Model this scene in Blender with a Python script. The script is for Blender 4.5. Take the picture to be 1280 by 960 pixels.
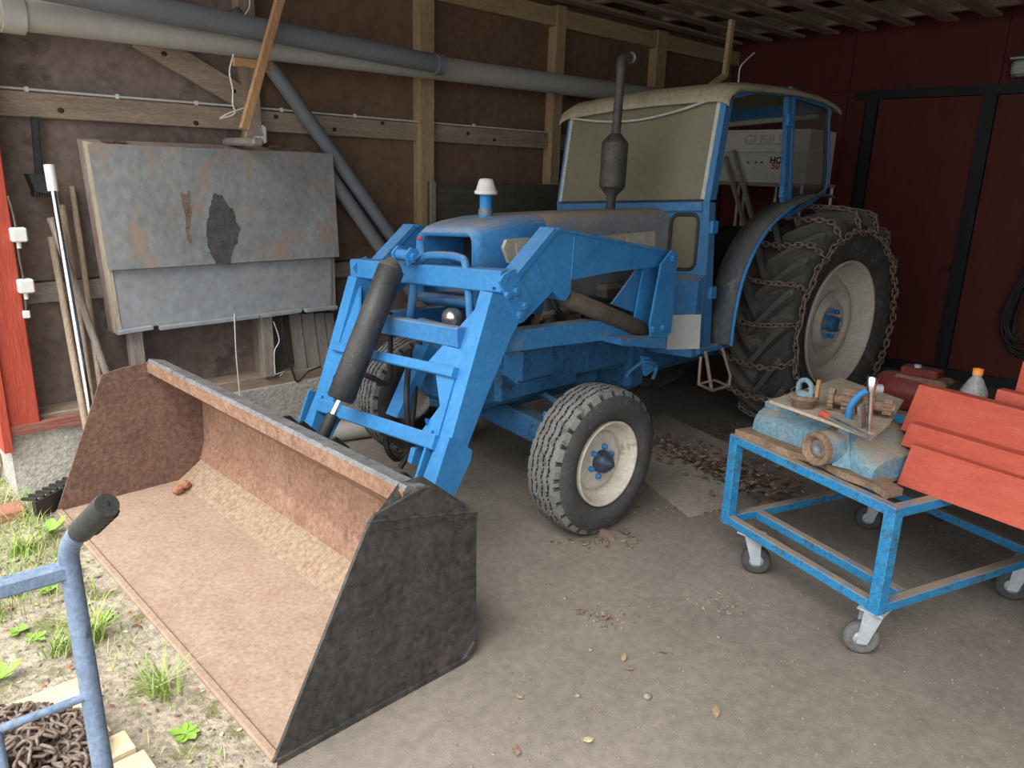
import bpy, math, random
from mathutils import Vector as V, Matrix as Mx
PI = math.pi
random.seed(7)
for o in list(bpy.data.objects): bpy.data.objects.remove(o)
SC = bpy.context.scene
COL = SC.collection

# ------------------------------------------------------------------ camera
YAW, PITCH, ROLL, FPX, CAMH = .79306, .274145, .029716, 950., 1.65
_f = V((math.cos(YAW)*math.cos(PITCH), math.sin(YAW)*math.cos(PITCH), -math.sin(PITCH)))
_r0 = V((math.sin(YAW), -math.cos(YAW), 0)); _u0 = _r0.cross(_f)
_r = _r0*math.cos(ROLL) + _u0*math.sin(ROLL); _u = -_r0*math.sin(ROLL) + _u0*math.cos(ROLL)
CAM = V((0, 0, CAMH))
cd = bpy.data.cameras.new('camera'); cam = bpy.data.objects.new('camera', cd); COL.objects.link(cam)
cd.sensor_width = 36; cd.sensor_fit = 'HORIZONTAL'; cd.lens = FPX/1280*36; cd.clip_start = .02
mw = Mx((_r, _u, -_f)).transposed().to_4x4(); mw.translation = CAM; cam.matrix_world = mw
SC.camera = cam
# ------------------------------------------------------------------ sky and light
w = bpy.data.worlds.new('overcast_sky'); SC.world = w; w.use_nodes = True
nt = w.node_tree; nt.nodes.clear()
wo = nt.nodes.new('ShaderNodeOutputWorld'); bg = nt.nodes.new('ShaderNodeBackground')
tc = nt.nodes.new('ShaderNodeTexCoord'); sx = nt.nodes.new('ShaderNodeSeparateXYZ'); rp = nt.nodes.new('ShaderNodeValToRGB')
rp.color_ramp.elements[0].position = .0; rp.color_ramp.elements[0].color = (.62, .66, .70, 1)
rp.color_ramp.elements[1].position = .7; rp.color_ramp.elements[1].color = (.93, .96, 1, 1)
nt.links.new(tc.outputs['Generated'], sx.inputs[0]); nt.links.new(sx.outputs['Z'], rp.inputs[0])
nt.links.new(rp.outputs[0], bg.inputs['Color']); bg.inputs['Strength'].default_value = 1.35
nt.links.new(bg.outputs[0], wo.inputs[0])
sun = bpy.data.lights.new('open_sky_sun_offscreen', 'SUN'); sun.energy = 2.0; sun.angle = math.radians(50); sun.color = (1, .97, .92)
so = bpy.data.objects.new('open_sky_sun_offscreen', sun); COL.objects.link(so)
so.rotation_euler = V((.52, .25, -.82)).to_track_quat('-Z', 'Y').to_euler()
SC.view_settings.view_transform = 'Standard'; SC.view_settings.look = 'None'
SC.view_settings.exposure = 1.2; SC.view_settings.gamma = 1; SC.view_settings.use_curve_mapping = False

# ------------------------------------------------------------------ measuring helpers (pixel of the 1280x960 photo -> point on a real plane)
def ray(x, y): return _r*((x-640)/FPX) - _u*((y-480)/FPX) + _f
def PY(x, y, yy): d = ray(x, y); return CAM + d*(yy/d.y)
def PX(x, y, xx): d = ray(x, y); return CAM + d*(xx/d.x)
def PZ(x, y, zz): d = ray(x, y); return CAM + d*((zz-CAMH)/d.z)

# ------------------------------------------------------------------ materials
def mat(name, c1, c2, scale=6, rough=.7, metal=0., patch=None, patch_at=.6, bump=.15, bscale=60, stretch=(1,1,1), dust=None, dust_amt=.7, speck=None, fine=.25, alpha=1., trans=0., spec=.4, wob=.08):
    m = bpy.data.materials.new(name); m.use_nodes = True; N = m.node_tree.nodes; L = m.node_tree.links
    b = N['Principled BSDF']; b.inputs['Roughness'].default_value = rough; b.inputs['Metallic'].default_value = metal
    b.inputs['Specular IOR Level'].default_value = spec
    b.inputs['Alpha'].default_value = alpha; b.inputs['Transmission Weight'].default_value = trans
    t = N.new('ShaderNodeTexCoord'); mp = N.new('ShaderNodeMapping'); mp.inputs['Scale'].default_value = stretch
    L.new(t.outputs['Object'], mp.inputs[0])
    def noise(sc, det=6, ro=.6):
        n = N.new('ShaderNodeTexNoise'); n.inputs['Scale'].default_value = sc; n.inputs['Detail'].default_value = det; n.inputs['Roughness'].default_value = ro
        L.new(mp.outputs[0], n.inputs['Vector']); return n
    def ramp(src, p0, p1):
        r = N.new('ShaderNodeMapRange'); r.inputs[1].default_value = p0; r.inputs[2].default_value = p1; L.new(src, r.inputs[0]); return r.outputs[0]
    def mix(f, a, c, typ='MIX'):
        x = N.new('ShaderNodeMix'); x.data_type = 'RGBA'; x.blend_type = typ
        for i, val in ((0, f), (6, a), (7, c)):
            if isinstance(val, (float, int)): x.inputs[i].default_value = val
            elif isinstance(val, tuple): x.inputs[i].default_value = (*val, 1)
            else: L.new(val, x.inputs[i])
        return x.outputs[2]
    col = mix(ramp(noise(scale).outputs[0], .32, .68), c1, c2)
    fn = noise(scale*9, 4)
    g = N.new('ShaderNodeMapRange'); g.inputs[1].default_value = .3; g.inputs[2].default_value = .7; g.inputs[3].default_value = 1-fine; g.inputs[4].default_value = 1+fine
    L.new(fn.outputs[0], g.inputs[0])
    cm = N.new('ShaderNodeCombineColor')
    for i in range(3): L.new(g.outputs[0], cm.inputs[i])
    col = mix(1., col, cm.outputs[0], 'MULTIPLY')
    if patch: col = mix(ramp(noise(scale*1.7, 9, .7).outputs[0], patch_at-.04, patch_at+.05), col, patch)
    if speck:
        vo = N.new('ShaderNodeTexVoronoi'); vo.inputs['Scale'].default_value = speck[1]; L.new(mp.outputs[0], vo.inputs['Vector'])
        col = mix(ramp(vo.outputs['Distance'], speck[2], speck[2]-.06), col, speck[0])
    if dust:
        ge = N.new('ShaderNodeNewGeometry'); s = N.new('ShaderNodeSeparateXYZ'); L.new(ge.outputs['True Normal'], s.inputs[0])
        a = ramp(s.outputs['Z'], .45, .95)
        mu = N.new('ShaderNodeMath'); mu.operation = 'MULTIPLY'; L.new(a, mu.inputs[0])
        nn = ramp(noise(scale*1.3, 7).outputs[0], .25, .6); m2 = N.new('ShaderNodeMath'); m2.operation = 'MULTIPLY'; L.new(nn, m2.inputs[0]); m2.inputs[1].default_value = dust_amt
        L.new(m2.outputs[0], mu.inputs[1]); col = mix(mu.outputs[0], col, dust)
    L.new(col, b.inputs['Base Color'])
    if bump:
        bn = noise(bscale, 5); bp = N.new('ShaderNodeBump'); bp.inputs['Strength'].default_value = bump; bp.inputs['Distance'].default_value = .02
        L.new(bn.outputs[0], bp.inputs['Height']); L.new(bp.outputs[0], b.inputs['Normal'])
    return m
DUST = (.36, .29, .21)
BLUE = mat('blue_paint', (.034, .20, .47), (.052, .265, .56), 5, .5, dust=(.25, .30, .36), dust_amt=.45, bump=.05, patch=(.10, .27, .50), patch_at=.66, fine=.12)
BLUED = mat('blue_paint_dusty', (.034, .18, .42), (.055, .23, .48), 4, .65, dust=(.33, .29, .23), dust_amt=.95, bump=.05, patch=(.12, .24, .38), patch_at=.6, fine=.15)
BLUEG = mat('blue_paint_grimy', (.03, .14, .30), (.05, .19, .37), 7, .7, patch=(.04, .075, .12), patch_at=.58, dust=(.10, .085, .07), dust_amt=.9, fine=.3)
CABB = mat('cab_blue_paint', (.045, .165, .35), (.065, .20, .40), 4, .55, patch=(.20, .24, .27), patch_at=.66, dust=(.30, .27, .22), dust_amt=.8, fine=.15, bump=.05)
TROL = mat('trolley_blue_paint', (.02, .19, .42), (.04, .26, .47), 11, .5, patch=(.06, .10, .13), patch_at=.57, dust=(.34, .26, .19), dust_amt=1.6, fine=.3)
BLACKP = mat('black_paint_metal', (.020, .019, .018), (.035, .033, .031), 6, .55, patch=(.06, .052, .045), patch_at=.62, fine=.4)
BLACKB = mat('bucket_black_paint', (.034, .032, .030), (.058, .054, .050), 4, .55, patch=(.085, .068, .055), patch_at=.6, fine=.5, speck=((.15, .13, .11), 90, .14))
CYL = mat('black_cylinder_paint', (.035, .035, .036), (.065, .063, .06), 8, .45, patch=(.14, .12, .10), patch_at=.66, dust=(.22, .18, .14), dust_amt=.6)
CYLD = mat('dusty_brown_cylinder', (.08, .065, .05), (.13, .105, .08), 8, .7, dust=(.26, .20, .14), dust_amt=.8)
RUST = mat('rust', (.22, .11, .068), (.30, .18, .12), 5, .85, patch=(.17, .10, .07), patch_at=.62, fine=.35, bump=.3, speck=((.42, .32, .24), 120, .12))
RUSTD = mat('dark_rust', (.125, .072, .053), (.175, .10, .072), 5, .85, patch=(.20, .11, .075), patch_at=.62, fine=.35, bump=.3)
RUSTF = mat('dusty_rust_floor', (.315, .215, .155), (.365, .26, .19), 6, .9, patch=(.33, .20, .13), patch_at=.63, fine=.2, bump=.25, speck=((.55, .46, .36), 150, .10))
RUSTS = mat('pitted_pale_rust', (.40, .31, .22), (.25, .15, .095), 42, .9, fine=.35, bump=.6, bscale=90)
STEELB = mat('worn_grey_steel', (.17, .168, .165), (.29, .28, .265), 12, .5, metal=.3, patch=(.07, .065, .06), patch_at=.6, fine=.3)
CHAINM = mat('rusty_chain_steel', (.17, .125, .10), (.30, .235, .19), 20, .75, metal=.2, fine=.3)
CHROME = mat('worn_chrome', (.55, .55, .54), (.75, .75, .74), 10, .25, metal=1., bump=.02)
BRASSY = mat('dull_headlamp_chrome', (.6, .56, .48), (.75, .72, .65), 10, .3, metal=.9, bump=.02)
CREAM = mat('cream_wheel_paint', (.54, .49, .40), (.63, .58, .49), 5, .55, patch=(.36, .27, .19), patch_at=.62, fine=.15, bump=.05)
CREAMD = mat('dusty_cream_paint', (.46, .41, .31), (.54, .48, .37), 6, .7, patch=(.33, .28, .2), patch_at=.62, fine=.15, bump=.05)
ROOFM = mat('beige_roof_paint', (.31, .27, .175), (.385, .335, .225), 5, .7, patch=(.27, .22, .14), patch_at=.6, fine=.2)
WHITEP = mat('white_plastic', (.78, .77, .73), (.72, .70, .65), 8, .5, fine=.08, bump=.02)
RUBBER = mat('tyre_rubber', (.050, .049, .048), (.085, .081, .077), 7, .85, patch=(.12, .11, .10), patch_at=.62, fine=.25, bump=.2)
RUBBERG = mat('dusty_tread_rubber', (.15, .145, .135), (.23, .22, .205), 9, .9, patch=(.10, .095, .09), patch_at=.58, fine=.25, bump=.2)
RUBBERR = mat('rear_tyre_rubber', (.045, .043, .040), (.085, .08, .07), 4, .85, patch=(.14, .125, .10), patch_at=.56, dust=(.20, .17, .13), dust_amt=.8, fine=.25, bump=.2)
DARK = mat('oily_engine_black', (.012, .011, .010), (.03, .027, .023), 12, .65, patch=(.06, .045, .035), patch_at=.6, fine=.4)
HOSE = mat('black_hose_rubber', (.02, .02, .02), (.035, .034, .033), 10, .6, fine=.2)
GLASSD = mat('dusty_windscreen_glass', (.255, .225, .145), (.30, .265, .175), 3, .45, patch=(.22, .195, .125), patch_at=.68, fine=.08, bump=.02, alpha=.62, spec=.5)
GLASSS = mat('grimy_side_glass', (.10, .09, .07), (.15, .135, .10), 4, .25, fine=.1, bump=.02, alpha=.35, spec=.5)
GASK = mat('pale_window_gasket', (.55, .56, .50), (.42, .43, .38), 12, .7, fine=.2)
GASKB = mat('black_window_gasket', (.03, .03, .03), (.05, .048, .045), 12, .7)
def wood(name, c1, c2, axis=0, **k):
    st = [9, 9, 9]; st[axis] = .9
    return mat(name, c1, c2, 3.2, .85, stretch=tuple(st), bump=.35, bscale=14, fine=k.pop('fine', .3), **k)
WG = [wood('weathered_timber_%d' % a, (.27, .20, .14), (.40, .31, .23), a, patch=(.19, .135, .09), patch_at=.64) for a in range(3)]
WY = [wood('yellow_pine_%d' % a, (.36, .25, .13), (.47, .34, .19), a) for a in range(3)]
WS = [wood('pallet_pine_%d' % a, (.62, .47, .28), (.76, .62, .42), a, fine=.18) for a in range(3)]
WO = [wood('orange_pine_%d' % a, (.36, .19, .09), (.48, .28, .14), a) for a in range(3)]
WR = [wood('red_painted_plank_%d' % a, (.49, .085, .052), (.56, .115, .072), a, fine=.12) for a in range(3)]
WGR = [wood('grey_weathered_board_%d' % a, (.24, .20, .17), (.36, .31, .27), a) for a in range(3)]
REDP = wood('red_post_paint', (.37, .054, .033), (.46, .078, .046), 2, fine=.2)
BOARD = mat('brown_hardboard', (.155, .095, .058), (.215, .132, .082), 1.6, .75, patch=(.19, .14, .105), patch_at=.60, fine=.2, bump=.12, speck=((.24, .18, .13), 55, .09))
BOARDG = mat('weathered_hardboard', (.165, .122, .10), (.235, .18, .152), 2.2, .85, patch=(.115, .085, .07), patch_at=.58, fine=.22, bump=.15, speck=((.34, .28, .24), 48, .10))
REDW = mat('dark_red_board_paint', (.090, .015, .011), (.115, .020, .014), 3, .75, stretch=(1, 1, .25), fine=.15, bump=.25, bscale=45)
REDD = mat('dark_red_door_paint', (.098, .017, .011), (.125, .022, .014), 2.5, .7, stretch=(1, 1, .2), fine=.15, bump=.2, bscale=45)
BLACKW = mat('black_door_frame_paint', (.008, .009, .010), (.016, .017, .018), 6, .6, fine=.3)
CONC = mat('rough_concrete', (.42, .39, .34), (.54, .51, .45), 6, .95, patch=(.33, .30, .26), patch_at=.62, fine=.25, bump=.6, bscale=45)
SLAB = mat('dusty_concrete_slab', (.30, .26, .21), (.36, .315, .26), 4, .95, patch=(.20, .165, .13), patch_at=.66, fine=.2, bump=.25)
FLOORM = mat('dirty_asphalt_floor', (.195, .168, .138), (.24, .208, .172), 3.0, .95, patch=(.175, .15, .122), patch_at=.68, fine=.16, bump=.3, bscale=140, speck=((.30, .265, .22), 170, .14))
SOIL = mat('gravelly_soil', (.32, .265, .20), (.43, .37, .285), 4, 1., patch=(.17, .16, .07), patch_at=.56, fine=.4, bump=.8, bscale=50, speck=((.46, .37, .30), 45, .16))
PVCG = mat('light_grey_pipe', (.40, .385, .345), (.46, .44, .40), 2, .5, fine=.06, bump=.02, dust=(.38, .34, .28), dust_amt=.5)
PVCD = mat('dark_grey_pipe', (.155, .165, .18), (.19, .20, .215), 2, .5, fine=.06, bump=.02, dust=(.24, .23, .22), dust_amt=.5)
ZINC = mat('weathered_zinc_sheet', (.225, .235, .235), (.34, .345, .335), 3.2, .65, metal=.15, patch=(.36, .27, .215), patch_at=.56, fine=.18, bump=.12, stretch=(1, 1, .75))
ZINC2 = mat('clean_zinc_sheet', (.29, .30, .31), (.36, .37, .375), 2.6, .6, metal=.15, patch=(.38, .35, .27), patch_at=.68, fine=.14, bump=.08)
STAIN = mat('black_tar_stain', (.055, .055, .053), (.11, .105, .10), 14, .7, fine=.4)
STAINR = mat('rust_streak', (.16, .10, .065), (.24, .17, .125), 9, .8, fine=.4)
PALEW = wood('peeling_cream_wood', (.52, .47, .33), (.40, .31, .25), 2)
OLIVE = wood('dark_olive_board', (.075, .070, .048), (.115, .105, .075), 0, patch=(.16, .15, .115), patch_at=.7)
GREENG = mat('grass_green', (.20, .34, .06), (.36, .46, .13), 30, .6, fine=.2, bump=0)
STRAW = mat('dry_grass_straw', (.50, .42, .20), (.60, .52, .28), 30, .8, fine=.2, bump=0)
LEAFG = mat('bright_leaf_green', (.18, .36, .04), (.28, .46, .07), 20, .5, fine=.15, bump=0)
LEAFB = mat('dry_brown_leaf', (.13, .085, .065), (.22, .155, .12), 25, .85, fine=.3, bump=.1)
LEAFO = mat('dry_orange_leaf', (.27, .17, .11), (.36, .25, .17), 25, .85, fine=.3, bump=.1)
STONE = mat('pale_pebble', (.22, .195, .16), (.33, .295, .25), 20, .9, fine=.2)
BRICKB = mat('red_brick', (.30, .13, .08), (.38, .18, .11), 15, .95, fine=.2)
BLUET = mat('hand_truck_blue_paint', (.13, .185, .27), (.19, .25, .34), 12, .5, patch=(.06, .085, .16), patch_at=.64, fine=.25)
GRIP = mat('black_rubber_grip', (.025, .025, .024), (.04, .04, .038), 10, .55)
GALV = mat('galvanised_bracket', (.40, .44, .47), (.52, .55, .57), 12, .5, metal=.3, fine=.15)
BLUECAST = mat('grimy_blue_casting', (.12, .25, .33), (.19, .29, .33), 8, .75, patch=(.36, .30, .22), patch_at=.60, dust=(.37, .30, .215), dust_amt=1.2, fine=.3, bump=.3)
RUSTB = mat('dusty_brown_rust', (.20, .12, .075), (.32, .225, .15), 14, .9, fine=.35, bump=.3)
PLY = mat('dusty_plywood', (.42, .34, .25), (.50, .42, .32), 6, .9, fine=.2, bump=.15)
REDT = mat('old_red_tank_paint', (.17, .018, .018), (.24, .03, .026), 6, .45, dust=(.26, .15, .11), dust_amt=.8, fine=.2)
PET = mat('clear_bottle_plastic', (.62, .60, .56), (.68, .66, .62), 6, .15, fine=.05, bump=.02, alpha=.38, spec=.6)
WATERM = mat('bottle_label_film', (.55, .65, .80), (.85, .86, .88), 26, .4, patch=(.05, .16, .55), patch_at=.58, fine=.1, bump=.02)
ORANGE = mat('orange_bottle_cap', (.80, .26, .05), (.85, .30, .07), 10, .45, fine=.05, bump=.02)
BOXW = mat('white_carton', (.60, .575, .49), (.68, .65, .56), 3, .85, fine=.08, bump=.03)
INKB = mat('black_ink', (.015, .015, .015), (.02, .02, .02), 5, .7, bump=0)
INKR = mat('red_ink', (.55, .05, .03), (.6, .07, .04), 5, .7, bump=0)
INKG = mat('faded_grey_ink', (.43, .42, .37), (.48, .47, .41), 5, .8, bump=0)
PLATE = mat('pale_number_plate', (.50, .49, .45), (.56, .55, .51), 4, .5, fine=.06, bump=.02)
LAMPG = mat('ribbed_lamp_glass', (.30, .31, .25), (.38, .39, .32), 12, .25, fine=.1, bump=.02, spec=.7)
STRING = mat('white_string', (.68, .66, .60), (.6, .58, .52), 20, .9, bump=0)
REDPL = mat('red_plastic_handle', (.62, .10, .07), (.68, .14, .09), 10, .5, bump=0)

# ------------------------------------------------------------------ mesh building
class MB:
    def __init__(s, T=None): s.v = []; s.f = []; s.m = []; s.T = T; s.mi = 0; s.sm = []
    def add(s, vs, fs, smooth=False):
        n = len(s.v)
        for p in vs:
            p = V(p); s.v.append(s.T @ p if s.T else p)
        for f in fs: s.f.append([i+n for i in f]); s.m.append(s.mi); s.sm.append(smooth)
        return s
    def box(s, a, b):
        x0, y0, z0 = a; x1, y1, z1 = b
        return s.add([(x0,y0,z0),(x1,y0,z0),(x1,y1,z0),(x0,y1,z0),(x0,y0,z1),(x1,y0,z1),(x1,y1,z1),(x0,y1,z1)],
                     [(0,3,2,1),(4,5,6,7),(0,1,5,4),(1,2,6,5),(2,3,7,6),(3,0,4,7)])
    def cbox(s, a, b, c=.006):          # box with chamfered vertical profile on all edges (cheap bevel)
        a = V(a); b = V(b); c = min(c, *( (b-a)[i]*.3 for i in range(3)))
        vs = []; 
        for k, z in ((0, a.z), (1, a.z+c), (1, b.z-c), (0, b.z)):
            e = c if k == 0 else 0
            x0, x1, y0, y1 = a.x+e, b.x-e, a.y+e, b.y-e
            vs += [(x0+c,y0,z),(x1-c,y0,z),(x1,y0+c,z),(x1,y1-c,z),(x1-c,y1,z),(x0+c,y1,z),(x0,y1-c,z),(x0,y0+c,z)]
        fs = [tuple(range(7,-1,-1)), tuple(range(24,32))]
        for r in range(3):
            for i in range(8): fs.append((r*8+i, r*8+(i+1)%8, r*8+8+(i+1)%8, r*8+8+i))
        return s.add(vs, fs)
    def prism(s, poly, d):              # polygon (3D points) extruded by vector d
        poly = [V(p) for p in poly]; d = V(d); n = len(poly)
        nr = V((0,0,0))
        for i in range(n): nr += (poly[i]-poly[0]).cross(poly[(i+1) % n]-poly[0])
        if nr.dot(d) > 0: poly = poly[::-1]
        return s.add(poly + [p+d for p in poly], [tuple(range(n)), tuple(range(2*n-1, n-1, -1))] + [(i, i+n, (i+1)%n+n, (i+1)%n) for i in range(n)])
    def beam(s, p, q, w, h, up=(0,0,1), ch=0):     # rectangular bar from p to q; w across, h along up
        p = V(p); q = V(q); d = (q-p).normalized(); up = V(up); sd = d.cross(up)
        if sd.length < 1e-4: sd = d.cross(V((1,0,0)))
        sd.normalize(); u = sd.cross(d).normalized(); a, b = sd*w/2, u*h/2
        if ch:
            e = ch; sec = [(-1,-1,e,0),(1,-1,-e,0),(1,-1,0,e),(1,1,0,-e),(1,1,-e,0),(-1,1,e,0),(-1,1,0,-e),(-1,-1,0,e)]
            pts = [a*i + b*j + sd*x + u*y for i, j, x, y in sec]
        else: pts = [-a-b, a-b, a+b, -a+b]
        n = len(pts)
        return s.add([p+t for t in pts] + [q+t for t in pts], [tuple(range(n)), tuple(range(2*n-1, n-1, -1))] + [(i, i+n, (i+1)%n+n, (i+1)%n) for i in range(n)])
    def tube(s, pts, r, n=10, closed=False, caps=True, smooth=True):
        pts = [V(p) for p in pts]; k = len(pts); rs = r if isinstance(r, (list, tuple)) else [r]*k
        vs = []; prev = None
        for i, p in enumerate(pts):
            t = (pts[(i+1) % k]-pts[i-1]) if closed else (pts[min(i+1,k-1)]-pts[max(i-1,0)])
            t = t.normalized() if t.length > 1e-9 else V((0,0,1))
            if prev is None:
                a = t.cross(V((0,0,1)));
                if a.length < .05: a = t.cross(V((1,0,0)))
            else: a = prev - t*prev.dot(t)
            a.normalize(); prev = a; b = t.cross(a)
            vs += [p + (a*math.cos(2*PI*j/n) + b*math.sin(2*PI*j/n))*rs[i] for j in range(n)]
        fs = []
        for i in range(k if closed else k-1):
            i2 = (i+1) % k
            fs += [(i*n+j, i*n+(j+1)%n, i2*n+(j+1)%n, i2*n+j) for j in range(n)]
        s.add(vs, fs, smooth)
        if caps and not closed:
            s.add(vs[:n], [tuple(range(n-1,-1,-1))]); s.add(vs[-n:], [tuple(range(n))])
        return s
    def lathe(s, prof, n=32, axis='Y', c=(0,0,0), smooth=True, close=False):   # prof: (axial, radius)
        c = V(c); vs = []; fs = []; k = len(prof)
        for j in range(n):
            a = 2*PI*j/n; ca, sa = math.cos(a), math.sin(a)
            for h, r in prof:
                vs.append(c + (V((r*ca, h, r*sa)) if axis == 'Y' else V((r*ca, r*sa, h)) if axis == 'Z' else V((h, r*ca, r*sa))))
        for j in range(n):
            j2 = (j+1) % n
            for i in range(k if close else k-1):
                i2 = (i+1) % k; f = (j*k+i, j*k+i2, j2*k+i2, j2*k+i)
                fs.append(f if axis in 'Y' else f[::-1])
        return s.add(vs, fs, smooth)
    def loft(s, rings, closed=True, caps=True, smooth=True):
        n = len(rings[0]); vs = [p for r in rings for p in r]; fs = []
        for i in range(len(rings)-1):
            for j in range(n if closed else n-1): fs.append((i*n+j, i*n+(j+1)%n, i*n+n+(j+1)%n, i*n+n+j))
        s.add(vs, fs, smooth)
        if caps: s.add(rings[0], [tuple(range(n))[::-1]]); s.add(rings[-1], [tuple(range(n))])
        return s
    def link(s, c, t, nrm, L, W, r, n=8, k=5):     # one chain link: a stadium ring
        c = V(c); t = V(t).normalized(); nrm = V(nrm); nrm = nrm - t*nrm.dot(t); nrm.normalize()
        h = L/2-W/2; pts = []
        for j in range(n):
            a = 2*PI*(j+.5)/n; x, y = math.cos(a)*W/2, math.sin(a)*W/2
            pts.append(c + t*(x + (h if x > 0 else -h)) + nrm*y)
        return s.tube(pts, r, k, closed=True)
    def mesh(s, name, mats, off=V((0,0,0))):
        me = bpy.data.meshes.new(name); me.from_pydata([p-off for p in s.v], [], s.f)
        for m in (mats if isinstance(mats, (list, tuple)) else [mats]): me.materials.append(m)
        me.polygons.foreach_set('material_index', s.m); me.polygons.foreach_set('use_smooth', s.sm)
        me.validate(); me.update(); return me
def wpos(p):
    o = V((0,0,0))
    while p is not None: o = o + p.location; p = p.parent
    return o
def obj(name, mb, mats, parent=None, origin=None):
    off = wpos(parent) if parent else V((0,0,0)); loc = V((0,0,0))
    if origin is None and mb.v:
        lo = V([min(p[i] for p in mb.v) for i in range(3)]); hi = V([max(p[i] for p in mb.v) for i in range(3)])
        origin = V(((lo.x+hi.x)/2, (lo.y+hi.y)/2, lo.z))
    origin = V(origin)
    o = bpy.data.objects.new(name, mb.mesh(name, mats, origin)); COL.objects.link(o)
    o.location = origin-off; o.parent = parent; return o
def inst(name, me, parent, loc, rot=None, scale=None):
    o = bpy.data.objects.new(name, me); COL.objects.link(o); o.parent = parent
    o.location = V(loc) - (wpos(parent) if parent else V((0,0,0)))
    if rot is not None: o.rotation_euler = rot
    if scale: o.scale = scale
    return o
def tag(o, label, cat, group=None, kind=None):
    o['label'] = label; o['category'] = cat
    if group: o['group'] = group
    if kind: o['kind'] = kind
    return o
def thing(name, loc, label, cat, group=None):
    o = bpy.data.objects.new(name, None); COL.objects.link(o); o.location = loc; o.empty_display_size = .1
    return tag(o, label, cat, group)
def struct(o): o['kind'] = 'structure'; return o
def top(name, mb, m, label, cat, group=None, kind=None): return tag(obj(name, mb, m), label, cat, group, kind)
def bez(pts, n=8):                      # Catmull-Rom through points
    pts = [V(p) for p in pts]; P = [pts[0]*2-pts[1]] + pts + [pts[-1]*2-pts[-2]]; out = []
    for i in range(1, len(P)-2):
        for k in range(n):
            t = k/n; a, b, c, d = P[i-1:i+3]
            out.append(.5*((2*b) + (c-a)*t + (2*a-5*b+4*c-d)*t*t + (3*b-a-3*c+d)*t**3))
    return out + [pts[-1]]
def hexbolt(r=.012, h=.01):
    m = MB(); ring = lambda rr, z: [V((rr*math.cos(PI/3*i), rr*math.sin(PI/3*i), z)) for i in range(6)]
    return m.loft([ring(r, -.004), ring(r, h*.8), ring(r*.8, h)], smooth=False)
BOLT_B = hexbolt(.017, .013).mesh('bolt', BLUE); BOLT_S = hexbolt(.014, .011).mesh('bolt', STEELB)

def cut(o, mb):                        # cut a real hole or slot into a closed mesh
    c = bpy.data.objects.new('cutter', mb.mesh('cutter', BLUE)); COL.objects.link(c)
    md = o.modifiers.new('cut', 'BOOLEAN'); md.operation = 'DIFFERENCE'; md.solver = 'EXACT'; md.object = c
    bpy.context.view_layer.update()
    me = bpy.data.meshes.new_from_object(o.evaluated_get(bpy.context.evaluated_depsgraph_get()))
    o.modifiers.remove(md); o.data = me; bpy.data.objects.remove(c)
# ================================================================== STRUCTURE
YW, XB, ZC = 4.40, 7.3, 2.87           # brown wall, back wall, ceiling battens
floor = struct(obj('floor', MB().box((-9, -9, -.12), (XB+.3, YW+.3, 0)), FLOORM))
# soil outside the open front
soil = MB(); bd = []
for i in range(40):
    t = i/39; y = 1.62 + t*(4.25-1.62); bd.append(V((.86 + .05*math.sin(y*7) + .03*math.sin(y*19) - (.25*max(0, 1.95-y)), y, .006)))
for i in range(14):
    x = .60 - i*.25; bd.insert(0, V((x, 1.62 - .1*i + .06*math.sin(i*2.1), .006)))
poly = bd + [V((.86, 9, .006)), V((-7, 9, .006)), V((-7, -.2, .006))]
soil.prism(poly, (0, 0, -.05)); struct(obj('ground', soil, SOIL))

# ---- brown wall with panels, rails, studs
wl = struct(obj('wall_left', MB().box((.70, YW+.02, .33), (XB+.1, YW+.12, 3.25)), BOARDG))
xs = [.80, 2.10, 3.36, 4.10, 5.34, 6.0, XB]
for i in range(len(xs)-1):
    obj('wall_panel', MB().box((xs[i]+.003, YW-.012, .40), (xs[i+1]-.003, YW+.02, 1.04)), BOARDG if i < 2 else BOARD, wl)
    obj('wall_panel', MB().box((xs[i]+.003, YW-.014, 1.046), (xs[i+1]-.003, YW+.02, 3.2)), BOARDG if i < 1 else BOARD, wl)
obj('wall_rail', MB().beam((.80, YW-.035, 1.885), (XB, YW-.035, 1.875), .045, .115, ch=.004), WG[0], wl)
obj('wall_rail', MB().beam((.80, YW-.035, .99), (3.30, YW-.035, .99), .045, .10, ch=.004), WGR[0], wl)
obj('sill_beam', MB().beam((.72, YW-.09, .365), (XB, YW-.09, .365), .16, .07, ch=.004), WG[0], wl)
obj('top_plate', MB().beam((.8, YW-.05, 2.78), (XB, YW-.05, 2.78), .07, .13, ch=.004), WY[0], wl)
for x0, x1, lean in ((2.07, 2.16, 0), (3.306, 3.417, 0), (4.605, 4.705, .02), (5.90, 6.04, 0)):
    obj('wall_stud', MB().prism([(x0-lean, YW-.10, .40), (x1-lean, YW-.10, .40), (x1, YW-.10, 2.86), (x0, YW-.10, 2.86)], (0, .09, 0)), WG[2] if x0 < 3 else WY[2], wl)
a, b = PY(172, 45, YW-.06), PY(318, 132, YW-.06)
obj('diagonal_brace', MB().beam(a, b, .04, .125, up=(0,0,1), ch=.004), WG[0], wl)
kn = MB().lathe([(0, .0001), (0, .016), (.004, .0165)], 10, 'Y').mesh('wood_knot', mat('knot', (.05, .03, .02), (.08, .05, .03), 20, .9))
for px, py in ((76, 138), (245, 154), (205, 67), (292, 114), (345, 146), (418, 162), (478, 154), (585, 167), (618, 175)):
    p = PY(px, py, YW-.0581 if not (px in (205, 292)) else YW-.0812); inst('wood_knot', kn, wl, p, (0, 0, 0), (1, 1, .8))
pl = struct(obj('foundation_left', MB().box((.70, 4.20, -.02), (XB, 4.52, .335)), CONC))
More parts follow.
